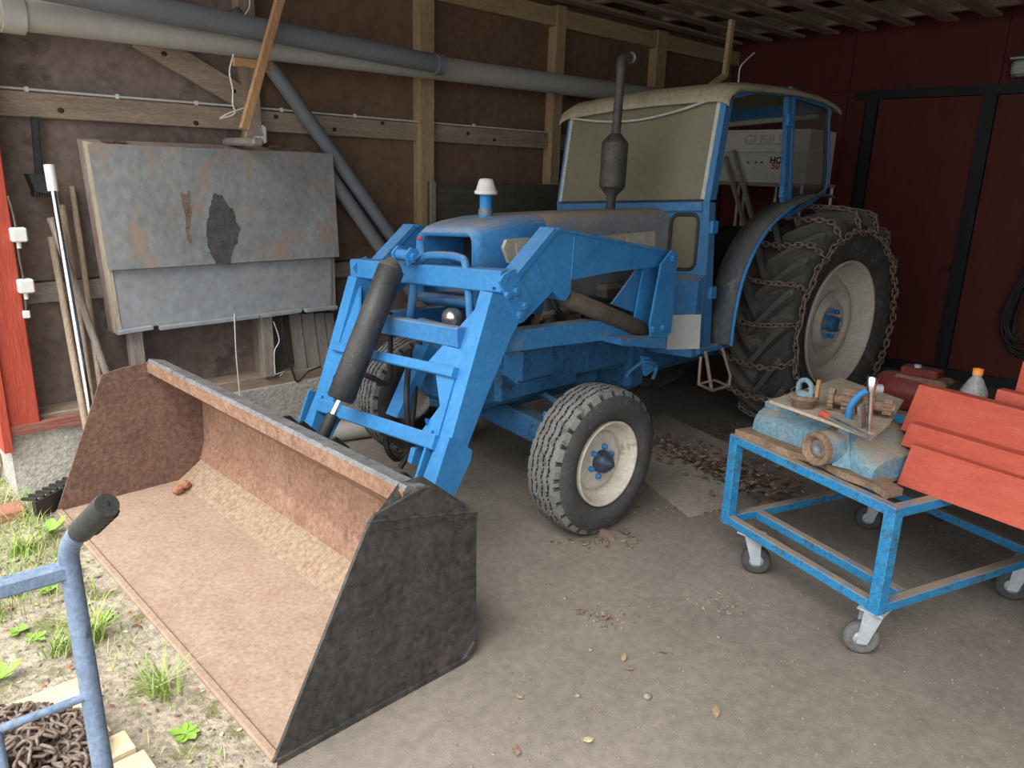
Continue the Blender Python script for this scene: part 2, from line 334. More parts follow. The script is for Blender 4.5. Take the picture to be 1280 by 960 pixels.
# red corner post, cladding and trim at the open front
rp_ = struct(obj('trim_1', MB().cbox((.70, 4.17, .35), (.837, 4.34, 3.2), .006), REDP))
obj('bottom_board', MB().box((.68, 4.165, .335), (1.6, 4.20, .385)), wood('worn_red_board', (.24, .075, .055), (.33, .15, .12), 0), rp_)
obj('corner_board', MB().box((.665, 4.15, .26), (.70, 4.36, 3.2)), REDP, rp_)
for i in range(14):
    obj('cladding_board', MB().box((.67, 4.372+i*.145, .28), (.70, 4.51+i*.145, 3.2)), REDP, rp_)
struct(obj('foundation_front', MB().box((.70, 4.521, -.02), (.9, 6.4, .30)), CONC))
# ---- back wall
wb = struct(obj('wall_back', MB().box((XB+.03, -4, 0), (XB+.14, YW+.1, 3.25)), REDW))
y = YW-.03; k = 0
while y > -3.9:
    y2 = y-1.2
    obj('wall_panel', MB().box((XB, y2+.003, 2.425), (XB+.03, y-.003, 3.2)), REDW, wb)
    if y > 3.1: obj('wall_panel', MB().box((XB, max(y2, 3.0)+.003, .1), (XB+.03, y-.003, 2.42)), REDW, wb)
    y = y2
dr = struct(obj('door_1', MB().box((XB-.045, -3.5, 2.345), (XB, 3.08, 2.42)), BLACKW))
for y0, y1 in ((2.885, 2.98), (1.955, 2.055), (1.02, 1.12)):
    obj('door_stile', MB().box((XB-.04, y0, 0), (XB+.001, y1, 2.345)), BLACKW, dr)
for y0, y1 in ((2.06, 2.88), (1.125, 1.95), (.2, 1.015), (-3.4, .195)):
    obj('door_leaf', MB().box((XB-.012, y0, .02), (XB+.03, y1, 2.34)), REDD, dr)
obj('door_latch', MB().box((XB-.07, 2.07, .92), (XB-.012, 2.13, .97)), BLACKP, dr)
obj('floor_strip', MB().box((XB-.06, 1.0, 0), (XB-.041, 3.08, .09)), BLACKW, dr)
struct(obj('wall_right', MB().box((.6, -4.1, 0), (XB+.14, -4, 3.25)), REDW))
# ---- ceiling of battens under joists and dark roof boards
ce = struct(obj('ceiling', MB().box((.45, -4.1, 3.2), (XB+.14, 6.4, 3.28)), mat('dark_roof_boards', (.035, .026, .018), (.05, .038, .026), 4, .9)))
yb = 4.24
while yb > -3.8:
    obj('ceiling_batten', MB().beam((.6, yb, ZC+.02+random.uniform(0, .01)), (7.10-.07*(4.2-yb)*.6, yb-random.uniform(.0, .02), ZC+.02), .115, .025, ch=.003), WG[0], ce); yb -= .318
for xj in (1.6, 2.7, 3.8, 4.9, 5.8, 6.75):
    obj('ceiling_joist', MB().box((xj, -3.9, ZC+.033), (xj+.06, YW, ZC+.17)), WG[1], ce)

# ================================================================== TRACTOR
SH = .06
def sh(p): p = V(p); return V((p.x, p.y, p.z - SH*(p.y-2.25)))
class BB(MB):                      # body mesh: follows the slight lean of the parked tractor
    def add(s, vs, fs, smooth=False): return MB.add(s, [sh(p) for p in vs], fs, smooth)
YL, YR = 2.25, 3.32                # outer faces of the loader arms
TR = thing('tractor', (3.8, 2.8, 0), 'old blue farm tractor with white-wheeled tyres, dusty cab and front loader bucket', 'tractor')
def part(name, mb, m, parent=TR): return obj(name, mb, m, parent)
def bolts(parent, pts, axis, me=None, name='bolt'):
    q = V(axis).to_track_quat('Z', 'Y').to_euler()
    for p in pts: inst(name, me or BOLT_B, parent, p, q)

# ---- nose and hood
def sect(x, hw, zt, zb, r, yc=2.81, n=6):
    pts = [V((x, yc+hw, zb))]
    for i in range(n+1):
        a = PI/2*i/n; pts.append(V((x, yc+hw-r+r*math.cos(a), zt-r+r*math.sin(a))))
    for i in range(n+1):
        a = PI/2+PI/2*i/n; pts.append(V((x, yc-hw+r+r*math.cos(a), zt-r+r*math.sin(a))))
    pts.append(V((x, yc-hw, zb))); return pts
nb = BB()
rings = [sect(2.315, .185, 1.375, 1.10, .03), sect(2.285, .205, 1.395, 1.08, .05), sect(2.33, .225, 1.425, 1.05, .07), sect(2.42, .245, 1.447, 1.02, .08), sect(2.56, .262, 1.465, 1.0, .085), sect(2.70, .268, 1.472, .99, .085)]
inner = [sect(2.60, .18, 1.37, 1.10, .03)] 
nb.loft(rings, closed=True, caps=False); nb.loft([inner[0], rings[0]], closed=True, caps=False)
nose = part('hood_nose', nb, BLUED)
part('radiator_grille', BB().box((2.56, 2.64, 1.04), (2.61, 2.98, 1.38)), DARK, nose)
part('radiator', BB().box((2.47, 2.61, .92), (2.55, 3.01, 1.09)), DARK)
mk = BB().lathe([(0, .0001), (0, .012), (.006, .012)], 8, 'X', c=(2.279, 2.985, 1.365)); part('nose_badge', mk, INKR, nose)
hb = BB(); hb.loft([sect(2.71, .264, 1.468, 1.0, .08), sect(2.74, .27, 1.474, .99, .085), sect(3.2, .275, 1.483, 1.0, .085), sect(3.74, .28, 1.488, 1.02, .085)], closed=True)
HOODM = mat('dusty_hood_paint', (.20, .22, .26), (.30, .28, .24), 3, .75, dust=(.34, .275, .20), dust_amt=1.4, patch=(.10, .20, .36), patch_at=.62, fine=.15)
hood = part('hood', hb, HOODM)
yh = 2.53
def sidep(pxs, yy, t): return [PY(a, b, yy) for a, b in pxs]
pl_ = MB(); pl_.prism(sidep([(634, 300), (662, 297), (668, 303), (668, 324), (637, 329), (630, 310)], 2.535, 0), (0, .02, 0)); part('badge_plate', pl_, CREAMD, nose)
for q in ([(645, 304), (664, 302), (665, 321), (647, 323)],):
    part('badge_emblem', MB().prism(sidep(q, 2.531, 0), (0, .01, 0)), CREAM, nose)
pl_ = MB(); pl_.prism(sidep([(736, 296), (819, 289), (819, 312), (745, 306)], 2.53, 0), (0, .02, 0)); sp = part('hood_side_stripe', pl_, CREAMD, hood)
for q in ([(752, 300), (775, 297), (776, 306), (756, 304)], [(784, 296), (806, 294), (806, 309), (785, 307)]):
    part('stripe_emblem', MB().prism(sidep(q, 2.525, 0), (0, .01, 0)), CREAM, hood)
# ---- air cleaner stack and exhaust
c = PY(607, 268, 2.8); m = MB(); T0 = V((c.x, c.y, 0))
m.lathe([(c.z-.06, .0001), (c.z-.06, .034), (c.z+.015, .034), (c.z+.02, .03), (c.z+.10, .03), (c.z+.10, .0001)], 18, 'Z', T0)
st = part('air_intake_stack', m, BLUE)
m = MB(); z = c.z+.095; m.lathe([(z, .0001), (z, .055), (z+.014, .057), (z+.018, .05), (z+.062, .036), (z+.072, .03), (z+.075, .0001)], 20, 'Z', T0); part('cap', m, WHITEP, st)
m = MB(); m.lathe([(c.z+.0, .036), (c.z+.025, .036)], 16, 'Z', T0); part('clamp', m, STEELB, st)
EXM = mat('sooty_exhaust_steel', (.055, .05, .045), (.10, .09, .08), 10, .6, patch=(.19, .165, .135), patch_at=.64, fine=.35, metal=.2)
yx = 2.72
b0, b1, b2, b3, b4, b5 = [PY(a, b, yx) for a, b in ((762, 270), (764, 245), (765, 234), (769, 178), (770, 167), (777, 78))]
ex = part('exhaust_muffler', MB().tube([b0, b1, b1.lerp(b2, .95), b2, b2.lerp(b3, .03), b2.lerp(b3, .97), b3, b3.lerp(b4, .1), b4], [.026, .028, .068, .071, .072, .072, .071, .066, .03], 20), EXM)
obj('exhaust_pipe', MB().tube([b4+V((0,0,-.02)), b5], .025, 14), EXM, TR)
obj('muffler_band', MB().tube([b2.lerp(b3, .38), b2.lerp(b3, .40)], .0745, 20), EXM, ex)
e2 = PY(786, 76, yx); obj('exhaust_elbow', MB().tube([b5+V((0,0,-.03)), b5+V((.0,0,.012)), b5.lerp(e2, .6)+V((0,0,.015)), e2+V((0,0,.012))], .027, 12), EXM, TR)
obj('rain_flap', MB().lathe([(0, .0001), (0, .03), (.004, .03), (.006, .0001)], 14, 'X', c=PY(789, 72, yx)), STEELB, TR)
# ---- engine, gearbox, sump
m = BB(); m.cbox((2.62, 2.66, .62), (3.52, 2.96, 1.00), .02); m.cbox((2.70, 2.62, .98), (3.45, 2.92, 1.02), .01)
eng = part('engine_block', m, DARK)
m = BB(); 
for i in range(4): m.cbox((2.74+i*.19, 2.56, .86), (2.86+i*.19, 2.67, .97), .015)
m.tube([(2.70, 2.57, .98), (3.0, 2.55, 1.0), (3.42, 2.56, .99)], .032, 10); part('exhaust_manifold', m, RUSTB, eng)
for cx, cy, cz, r, l, mt in ((2.78, 2.57, .90, .05, .16, DARK), (3.05, 2.53, .94, .045, .12, DARK), (3.30, 2.52, 1.03, .06, .10, CYLD)):
    part('engine_canister', BB().tube([(cx, cy, cz-l/2), (cx, cy, cz-l/2+.02), (cx, cy, cz+l/2-.015), (cx, cy, cz+l/2)], [r*.8, r, r, r*.7], 14), mt, eng)
part('fuel_hose', BB().tube(bez([(2.70, 2.50, 1.10), (2.72, 2.47, 1.02), (2.78, 2.48, .96), (2.76, 2.52, .88)]), .014, 8), HOSE, eng)
part('wiring_hose', BB().tube(bez([(3.0, 2.5, 1.05), (3.15, 2.46, 1.02), (3.35, 2.47, 1.04), (3.55, 2.5, 1.0)]), .010, 8), HOSE, eng)
part('injector_pump', BB().cbox((3.10, 2.48, .98), (3.28, 2.58, 1.10), .02), CYLD, eng)
m = BB(); m.cbox((2.55, 2.62, .50), (3.30, 2.98, .66), .05); part('oil_sump', m, BLUEG, eng)
m = BB(); m.cbox((2.42, 2.555, .56), (3.02, 2.64, .90), .03); m.cbox((3.0, 2.57, .60), (3.5, 2.66, .86), .03); m.cbox((2.55, 2.53, .66), (2.80, 2.57, .82), .02); part('engine_side_casting', m, BLUEG, eng)
m = BB(); m.cbox((3.50, 2.60, .50), (4.90, 3.0, .95), .04); m.cbox((3.45, 2.55, .45), (3.62, 3.05, 1.0), .03); m.tube([(4.97, 2.30, .74), (4.97, 3.30, .74)], .12, 16); part('gearbox', m, BLUEG)
m = BB(); m.cbox((2.30, 2.58, .55), (2.66, 3.02, .88), .03); part('front_bolster', m, BLUEG)
# ---- front axle
m = MB(); m.beam(PX(604, 497, 2.62)+V((0,.35,.01)), (2.62, 2.36, .40), .10, .13, ch=.012); m.beam((2.62, 2.8, .47), (2.62, 3.28, .40), .10, .13, ch=.012)
ax = part('front_axle', m, BLUEG)
part('steering_knuckle', MB().cbox((2.56, 2.25, .28), (2.68, 2.37, .52), .02), BLUEG, ax)
part('tie_rod', MB().tube([PX(668, 487, 2.78)+V((.0,.25,.02)), PX(668, 487, 2.78), (2.80, 2.30, .47)], .018, 10), BLUEG, ax)
bolts(ax, [PX(683, 518, 2.565), ], (-1, 0, 0))

# ---- wheels
def front_tyre_mesh():
    m = MB(); nc, nw, R, wd = 220, 44, .357, .19; rings = []
    for j in range(nc):
        a = 2*PI*j/nc; ring = []
        for i in range(nw+1):
            t = i/nw*2-1; x = t*wd/2*1.0; r = R - .012*t*t - .02*max(0, abs(t)-.86)/.14
            for g in (-.52, -.18, .18, .52):
                tri = abs(((j*26/nc) % 1)*2-1)*2-1
                if abs(t-(g+.045*tri)) < .032: r -= .012
            if abs(t) > .80 and (j % 8) == 0: r -= .009
            ring.append(V((-r*math.cos(a), x, r*math.sin(a))))
        rings.append(ring)
    vs = [p for r in rings for p in r]; n = nw+1; m.mi = 1; base = R-.006
    m.add(vs, [(j*n+i, ((j+1)%nc)*n+i, ((j+1)%nc)*n+i+1, j*n+i+1) for j in range(nc) for i in range(nw)], False)
    for fi, f in enumerate(m.f):
        t = (fi % nw+.5)/nw*2-1
        if sum(V((vs[k].x, 0, vs[k].z)).length for k in f)/4 < R-.012*t*t-.0045-.02*max(0, abs(t)-.86)/.14: m.m[fi] = 2
    m.mi = 0
    for s in (-1, 1):
        pr = [(s*wd/2, R-.032), (s*(wd/2+.010), R-.05), (s*(wd/2+.018), R-.085), (s*(wd/2+.014), R-.12), (s*(wd/2+.0), .216), (s*(wd/2-.02), .199)]
        m.lathe(pr if s < 0 else pr[::-1], 64, 'Y')
    return m.mesh('front_tyre', [RUBBER, RUBBERG, HOSE])
def rim_mesh(name, R, depth, dish, mt, prof=None):
    m = MB(); m.lathe(prof, 64, 'Y'); return m.mesh(name, mt)
FT = front_tyre_mesh()
y0 = -.095
FR = rim_mesh('rim', 0, 0, 0, CREAM, [(y0+.035, .198), (y0-.004, .206), (y0-.010, .202), (y0-.006, .194), (y0+.03, .182), (y0+.065, .170), (y0+.072, .150), (y0+.058, .143), (y0+.050, .138), (y0+.046, .115), (y0+.058, .085), (y0+.05, .06), (y0+.05, .0001)])
FH = MB().lathe([(y0+.05, .055), (y0+.01, .05), (y0-.002, .038), (y0-.018, .024), (y0-.032, .008), (y0-.033, .0001)], 18, 'Y')
FH = FH.mesh('hub_cap', mat('black_greasy_hub', (.02, .03, .05), (.05, .07, .10), 14, .4))
def front_wheel(cx, cy, yaw, flip):
    q = (0, 0, yaw + (PI if flip else 0))
    o = inst('front_wheel', FT, TR, (cx, cy, .355), q)
    for me, nm in ((FR, 'rim'), (FH, 'hub_cap')):
        c_ = bpy.data.objects.new(nm, me); COL.objects.link(c_); c_.parent = o
    for i in range(6):
        a = 2*PI*i/6+.3; b = bpy.data.objects.new('wheel_bolt', BOLT_B); COL.objects.link(b); b.parent = o
        b.location = (.072*math.cos(a), y0+.045, .072*math.sin(a)); b.rotation_euler = (PI/2, 0, 0); b.scale = (.8, .8, 1.3)
    return o
front_wheel(2.635, 2.118, math.radians(-1.5), False)
front_wheel(2.625, 3.48, math.radians(-1.5), True)
# rear
RR, RW = .735, .40
def rear_tyre_mesh():
    m = MB(); pr = []
    for i in range(13):
        t = i/12*2-1; pr.append((t*RW/2, RR-.055 - .03*t*t))
    side = [(RW/2+.012, RR-.11), (RW/2+.022, RR-.17), (RW/2+.016, RR-.23), (RW/2-.005, .435), (RW/2-.03, .412)]
    pr = [(-a, b) for a, b in side[::-1]] + pr + side
    m.lathe(pr, 72, 'Y'); return m.mesh('rear_tyre', RUBBERR)
LUGM = mat('dusty_tread_lug_rubber', (.065, .061, .055), (.11, .102, .086), 4, .9, patch=(.15, .135, .11), patch_at=.58, dust=(.27, .235, .18), dust_amt=.8, fine=.2, bump=.15)
def lug_mesh(s):
    m = MB(); rings = []
    for i in range(8):
        t = i/7; wv = s*(-.02 + t*(RW/2+.022)); a = .40*t**1.1
        base = RR-.066-.03*(wv/(RW/2))**2; topr = RR-.012*(wv/(RW/2))**2
        if t > .93: topr -= .02
        hw = .036+.012*t; ht = .024+.006*t
        def P(da, r): return V((-r*math.cos(a+da/RR), wv, r*math.sin(a+da/RR)))
        rings.append([P(-hw, base), P(hw, base), P(ht, topr), P(-ht, topr)])
    m.loft(rings, smooth=False); wv = rings[-1]
    m.loft([rings[-1], [V((p.x*.90, s*(RW/2+.014), p.z*.90)) for p in rings[-1]]], smooth=False)
    return m.mesh('tread_lug', LUGM)
RT, LG = rear_tyre_mesh(), (lug_mesh(-1), lug_mesh(1))
y1 = -RW/2
RRIM = rim_mesh('rim', 0, 0, 0, CREAM, [(y1+.05, .405), (y1+.005, .422), (y1-.006, .420), (y1-.002, .408), (y1+.02, .398), (y1+.06, .385), (y1+.075, .36), (y1+.13, .345), (y1+.15, .325), (y1+.12, .305), (y1+.085, .27), (y1+.075, .235), (y1+.085, .212), (y1+.125, .198), (y1+.13, .185), (y1+.095, .165), (y1+.075, .15), (y1+.07, .13), (y1+.085, .115), (y1+.085, .0001)])
RHUB = MB().lathe([(y1+.09, .055), (y1+.045, .05), (y1+.04, .04), (y1+.035, .0001)], 18, 'Y').mesh('hub', BLUEG)
LUGB = MB().cbox((-.045, y1+.11, -.03), (.045, y1+.15, .03), .008).mesh('rim_clamp', CREAM)
def rear_wheel(cx, cy, yaw, flip):
    o = inst('rear_wheel', RT, TR, (cx, cy, .734), (0, 0, yaw + (PI if flip else 0)))
    def ch(nm, me, rot=(0,0,0), loc=(0,0,0), sc=(1,1,1)):
        c_ = bpy.data.objects.new(nm, me); COL.objects.link(c_); c_.parent = o; c_.rotation_euler = rot; c_.location = loc; c_.scale = sc
    ch('rim', RRIM); ch('hub', RHUB)
    for i in range(8):
        a = 2*PI*i/8+.2; ch('wheel_bolt', BOLT_B, (PI/2, 0, 0), (.088*math.cos(a), y1+.085, .088*math.sin(a)), (.95, .95, 2.2))
    for i in range(4):
        a = 2*PI*i/4+.9; ch('rim_clamp', LUGB, (0, a, 0), (.355*math.cos(-a+PI/2), 0, .355*math.sin(-a+PI/2)))
    n = 21
    for i in range(n):
        ch('tread_lug', LG[0], (0, 2*PI*i/n, 0)); ch('tread_lug', LG[1], (0, 2*PI*(i+.5)/n, 0))
    return o
RWC = V((4.99, 2.19, .734)); RYAW = math.radians(-5)
rear_wheel(RWC.x, RWC.y, RYAW, False); rear_wheel(4.99, 3.52, 0, True)
# ---- snow chain round the near rear tyre
tw = Mx.Translation(RWC) @ Mx.Rotation(RYAW, 4, 'Z')
ch_ = thing('tyre_chain', (RWC.x, RWC.y, 0), 'rusty snow chain of twisted links wrapped round the chunky rear tractor tyre', 'tyre chain')
def chain_path(mb, pts, pitch, W, r, up, closed=False, tw=.785):
    pts = [V(p) for p in pts]; d = 0; acc = [0]
    P = pts + ([pts[0]] if closed else [])
    for i in range(1, len(P)): acc.append(acc[-1]+(P[i]-P[i-1]).length)
    n = max(2, int(acc[-1]/pitch)); j = 0
    for k in range(n):
        s_ = (k+.5)/n*acc[-1]
        while j < len(acc)-2 and acc[j+1] < s_: j += 1
        f = (s_-acc[j])/max(1e-6, acc[j+1]-acc[j]); c = P[j].lerp(P[j+1], f); t = P[j+1]-P[j]
        u = up(c) if callable(up) else V(up); t.normalize(); sd = t.cross(u)
        if sd.length < 1e-3: sd = t.cross(V((.3, .5, .8)))
        sd.normalize(); u2 = sd.cross(t); a = tw if k % 2 else tw+PI/2
        mb.link(c, t, sd*math.cos(a)+u2*math.sin(a), pitch*1.42, W, r)
def tp(a, wv, r): return tw @ V((-r*math.cos(a), wv, r*math.sin(a)))
nX = 18
for i in range(nX):
    a = 2*PI*(i+.35)/nX; pts = []
    for k in range(13):
        t = k/12*2-1; sag = -.05*(1-t*t) + .02*math.sin(i*2.3)*t
        r = RR+.015-.022*max(0, abs(t)-.6)/.3 if abs(t) < .95 else RR-.11
        q_ = tp(a+sag*(1 if abs(a-PI) > 1.2 else .3), t*(RW/2+.042), r); q_.z = max(q_.z, .014); pts.append(q_)
    m = MB(T=None); chain_path(m, pts, .034, .030, .0055, lambda c: (c-RWC)); obj('cross_chain', m, CHAINM, ch_)
for s in (-1, 1):
    pts = [tp(2*PI*k/72, s*(RW/2+.043), RR-.125+.012*math.cos(k/72*2*PI*nX)) for k in range(72)]
    m = MB(); chain_path(m, pts, .046, .034, .006, tw.to_3x3() @ V((0, 1, 0)), True, .5); obj('side_chain', m, CHAINM, ch_)

# ---- fender with blue lip
fo = [(914, 432), (917, 405), (925, 363), (938, 325), (959, 288), (985, 263), (1010, 249), (1030, 243), (1044, 246)]
YF = 2.17
outer = bez([PY(a, b, YF) for a, b in fo], 4)
m = BB(); rings = []
for p in outer: rings.append([V((p.x, YF, p.z)), V((p.x, 2.34, p.z)), V((p.x+.012, 2.34, p.z-.012)), V((p.x+.012, YF, p.z-.012))])
m.loft(rings, smooth=True); 
FEND = mat('grimy_fender_paint', (.06, .075, .10), (.11, .115, .12), 4, .7, patch=(.18, .16, .13), patch_at=.58, dust=(.22, .19, .15), dust_amt=.9)
fd = part('rear_fender', m, FEND)
part('fender_lip', MB().tube(outer[:22], .011, 8), BLUE, fd)
m = BB(); c0 = V((RWC.x, 2.33, RWC.z)); rings = []
for p in outer:                         # strip between the fender edge and the tyre
    e = V((p.x, 2.33, p.z)); d = e-c0; l = d.length; n_ = c0+d*(min(l-.02, .80)/l)
    rings.append([e, n_, n_+V((0, .01, 0)), e+V((0, .01, 0))])
m.loft(rings, smooth=False); part('fender_side', m, mat('rusty_fender_inner', (.15, .12, .09), (.24, .18, .11), 5, .8, patch=(.25, .10, .04), patch_at=.56), fd)
mm = MB(); 
for p in outer: p.y = YF
m = BB(); 
for sgn in (1,): m.loft([[V((p.x, 3.24, p.z)), V((p.x, 3.50, p.z)), V((p.x+.012, 3.50, p.z-.01)), V((p.x+.012, 3.24, p.z-.01))] for p in outer]); 
part('rear_fender', m, FEND)

# ---- cab
YC, YD = 2.27, 3.38               # outer planes of cab sides
P1 = lambda a, b: PY(a, b, YC)
A_bot, A_mid, A_top = P1(884, 442), P1(891, 250), P1(914, 118)
B_bot, B_top = P1(982, 266), P1(990, 112)
Cc_top, Cc_bot = P1(1040, 130), P1(1034, 240)
def both(fn, name, m_):
    part(name, fn(BB(), YC, 1), m_); part(name, fn(BB(), YD, -1), m_)
both(lambda m, y, s: m.beam((A_bot.x, y+s*.02, A_bot.z), (A_mid.x, y+s*.02, A_mid.z), .04, .06, up=(1,0,0)).beam((A_mid.x, y+s*.02, A_mid.z-.01), (A_top.x, y+s*.02, A_top.z), .04, .06, up=(1,0,0)), 'cab_front_pillar', CABB)
both(lambda m, y, s: m.beam((B_bot.x+.01, y+s*.02, B_bot.z-.02), (B_top.x, y+s*.02, B_top.z-.03), .03, .045, up=(1,0,0)).beam((B_bot.x+.055, y+s*.012, B_bot.z), (B_top.x+.045, y+s*.012, B_top.z-.03), .03, .022, up=(1,0,0)), 'cab_door_pillar', CABB)
both(lambda m, y, s: m.tube(bez([(B_bot.x+.06, y+s*.015, B_bot.z-.015), (Cc_bot.x-.12, y+s*.015, Cc_bot.z-.03), (Cc_bot.x-.02, y+s*.015, Cc_bot.z+.06), (Cc_top.x, y+s*.015, Cc_top.z-.12), (Cc_top.x-.06, y+s*.015, Cc_top.z-.01), (B_top.x, y+s*.015, B_top.z)], 6), .022, 8), 'cab_rear_frame', CABB)
rl = bez([(B_bot.x+.07, YC+.012, B_bot.z+.005), (Cc_bot.x-.14, YC+.012, Cc_bot.z), (Cc_bot.x-.04, YC+.012, Cc_bot.z+.07), (Cc_top.x-.02, YC+.012, Cc_top.z-.13), (Cc_top.x-.08, YC+.012, Cc_top.z-.03), (B_top.x+.05, YC+.012, B_top.z-.03)], 5)
part('rear_side_glass', BB().prism(rl, (0, .006, 0)), GLASSS); part('rear_side_glass', BB().prism([V((p.x, YD-.02, p.z)) for p in rl], (0, .006, 0)), GLASSS)
part('rear_glass_gasket', BB().tube(rl, .012, 6, closed=True), GASKB)
# front: windscreen sill, lower panels, windows
xs_, xt = A_mid.x, A_top.x; zs_, zt_ = A_mid.z, A_top.z
m = BB(); m.beam((xs_-.01, YC+.04, zs_-.03), (xs_-.01, YD-.04, zs_-.03), .05, .05); part('windscreen_sill', m, CABB)
m = BB(); m.beam((xt+.01, YC+.04, zt_-.005), (xt+.01, YD-.04, zt_-.005), .04, .05); part('windscreen_header', m, CABB)
def ws(ya, yb_, z_in0, z_in1, dx, th):
    f = lambda t: xs_ + (xt-xs_)*t
    g = lambda t: zs_ + (zt_-zs_)*t
    return [V((f(z_in0)+dx, ya, g(z_in0))), V((f(z_in0)+dx, yb_, g(z_in0))), V((f(z_in1)+dx, yb_, g(z_in1))), V((f(z_in1)+dx, ya, g(z_in1)))]
part('windscreen', BB().prism(ws(YC+.05, YD-.03, .0, .97, -.025, 0), (.006, 0, 0)), GLASSD)
for ya in (YC+.045, YD-.03):
    q = ws(ya, ya, .01, .97, -.028, 0); part('windscreen_gasket', BB().beam(q[0], q[2], .022, .012, up=(1,0,0)), GASK)
q = ws(YC+.045, YD-.03, .0, 1, -.028, 0); part('windscreen_gasket', BB().beam(q[0], q[1], .014, .014), GASKB)
pp = [V((p.x-.035, p.y, p.z)) for p in (q[3].lerp(q[2], .03)+V((0,0,-.02)), q[3].lerp(q[2], .25)+V((0,0,-.062)), q[3].lerp(q[2], .5)+V((0,0,-.085)), q[3].lerp(q[2], .75)+V((0,0,-.07)), q[3].lerp(q[2], .97)+V((0,0,-.035)))]
part('wiper_cable', BB().tube(bez(pp), .007, 6), GASK)
# lower front panels with rounded windows (near one real opening)
def rrect(y0, y1, z0, z1, r, x, n=5):
    out = []
    for cy, cz, a0 in ((y1-r, z1-r, 0), (y0+r, z1-r, PI/2), (y0+r, z0+r, PI), (y1-r, z0+r, 1.5*PI)):
        for i in range(n+1):
            a = a0+PI/2*i/n; out.append(V((x, cy+r*math.cos(a), cz+r*math.sin(a))))
    return out
def front_panel(ya, yb_, s):
    x = xs_+.0; zb, zt2 = A_bot.z+.0, zs_-.04; wy0, wy1 = (ya+.075, ya+.255) if s > 0 else (yb_-.255, yb_-.075); wz0, wz1 = zt2-.34, zt2-.035
    m = BB(); hole = rrect(wy0, wy1, wz0, wz1, .045, x); nh = len(hole)
    outer_ = []
    for p in hole:                      # matching points on the outer rectangle
        d = V((0, (p.y-(wy0+wy1)/2)/((wy1-wy0)/2), (p.z-(wz0+wz1)/2)/((wz1-wz0)/2))); k = max(abs(d.y), abs(d.z)); d = d/k
        outer_.append(V((x, yb_ if d.y > .93 else ya if d.y < -.93 else p.y, zt2 if d.z > .93 else wz0-.03 if d.z < -.93 else p.z)))
    m.loft([outer_, hole, [p+V((.02, 0, 0)) for p in hole], [p+V((.02, 0, 0)) for p in outer_]], caps=False, smooth=False)
    m.box((x, ya, zb), (x+.02, yb_, wz0-.025))
    o = part('cab_front_panel', m, CABB)
    part('corner_window', BB().prism([p+V((.012, 0, 0)) for p in hole], (.005, 0, 0)), GLASSD, o)
    part('window_gasket', BB().tube(hole, .010, 6, closed=True), GASKB, o)
    return o
fp = front_panel(YC+.0, 2.60, 1); front_panel(3.0, YD, -1)
m = BB(); m.box((xs_-.16, 2.29, 1.05), (xs_, 2.55, 1.10)); 
m = BB(); m.prism([(xs_, YC+.002, 1.12), (xs_, YC+.002, A_bot.z), (xs_-.06, YC+.002, A_bot.z), (xs_-.06, YC+.002, 1.09)], (0, .31, 0)); part('cab_toe_box', m, CABB, fp)
pb = PY(855, 416, 2.262)
# pale blank plate fixed to the cab side below the window
xq = xs_-.066
m = MB(); m.prism([PX(836, 394, xq), PX(876, 393, xq), PX(874, 436, xq), PX(833, 437, xq)], (.006, 0, 0)); part('blank_plate', m, PLATE, fp)
# hinges
for px, py, w_ in ((987, 150, .03), (980, 240, .03), (893, 284, .03), (891, 366, .03)):
    p = PY(px, py, YC-.012); part('door_hinge', MB().cbox(p-V((w_, .008, .035)), p+V((w_, .02, .035)), .004), BLUE)
# cab floor, step ledge and step
m = BB(); m.cbox((xs_-.02, YC-.02, A_bot.z+.01), (PY(912, 434, YC-.02).x, 2.62, A_bot.z+.05), .008); cf = part('cab_floor', m, BLUED)
m = BB(); m.box((4.0, 2.50, .74), (5.0, 3.22, .80)); part('cab_floor_pan', m, DARK)
STP = mat('bare_rusty_step_steel', (.30, .22, .17), (.38, .30, .24), 10, .7)
sp_ = lambda *q: [PY(a, b, 2.19) for a, b in q]
m = MB(); m.tube(sp_((882, 440), (889, 485)), .011, 6); m.tube(sp_((903, 436), (913, 470), (911, 483), (890, 488), (873, 480), (876, 446)), .009, 6); m.tube(sp_((873, 480), (893, 475), (911, 483)), .008, 6); part('foot_step', m, STP)
# roof: crowned sheet over a blue side fascia
RC = [(A_top.x-.075, A_top.z-.018), (A_top.x-.06, A_top.z+.022), (A_top.x+.02, A_top.z+.062), (P1(940, 106).x, P1(940, 106).z+.012), (P1(968, 109).x, P1(968, 109).z+.012), (P1(990, 112).x, P1(990, 112).z+.012), (P1(1020, 119).x, P1(1020, 119).z+.010), (P1(1040, 128).x, P1(1040, 128).z+.004), (P1(1045, 134).x, P1(1045, 134).z)]
m = BB(); rings = []; ya, yb_ = YC-.04, YD+.04
for x, z in RC:
    up_r = [V((x, ya+(yb_-ya)*u, z - (.028 if u in (0, 1) else .012 if u in (.02, .98) else 0) + .02*math.sin(PI*u))) for u in (0, .02, .06, .2, .4, .6, .8, .94, .98, 1)]
    rings.append(up_r + [V((p.x, p.y, p.z-.022)) for p in up_r[::-1]])
m.loft(rings); part('cab_roof', m, ROOFM)
for yy in (YC, YD-.03):
    q = [V((p.x, yy, p.z)) for p in (P1(912, 124), P1(917, 118), P1(940, 109), P1(990, 115), P1(1036, 130), P1(1034, 135), P1(990, 121), P1(945, 116), P1(926, 121))]
    part('roof_fascia', BB().prism(q, (0, .03, 0)), CABB)
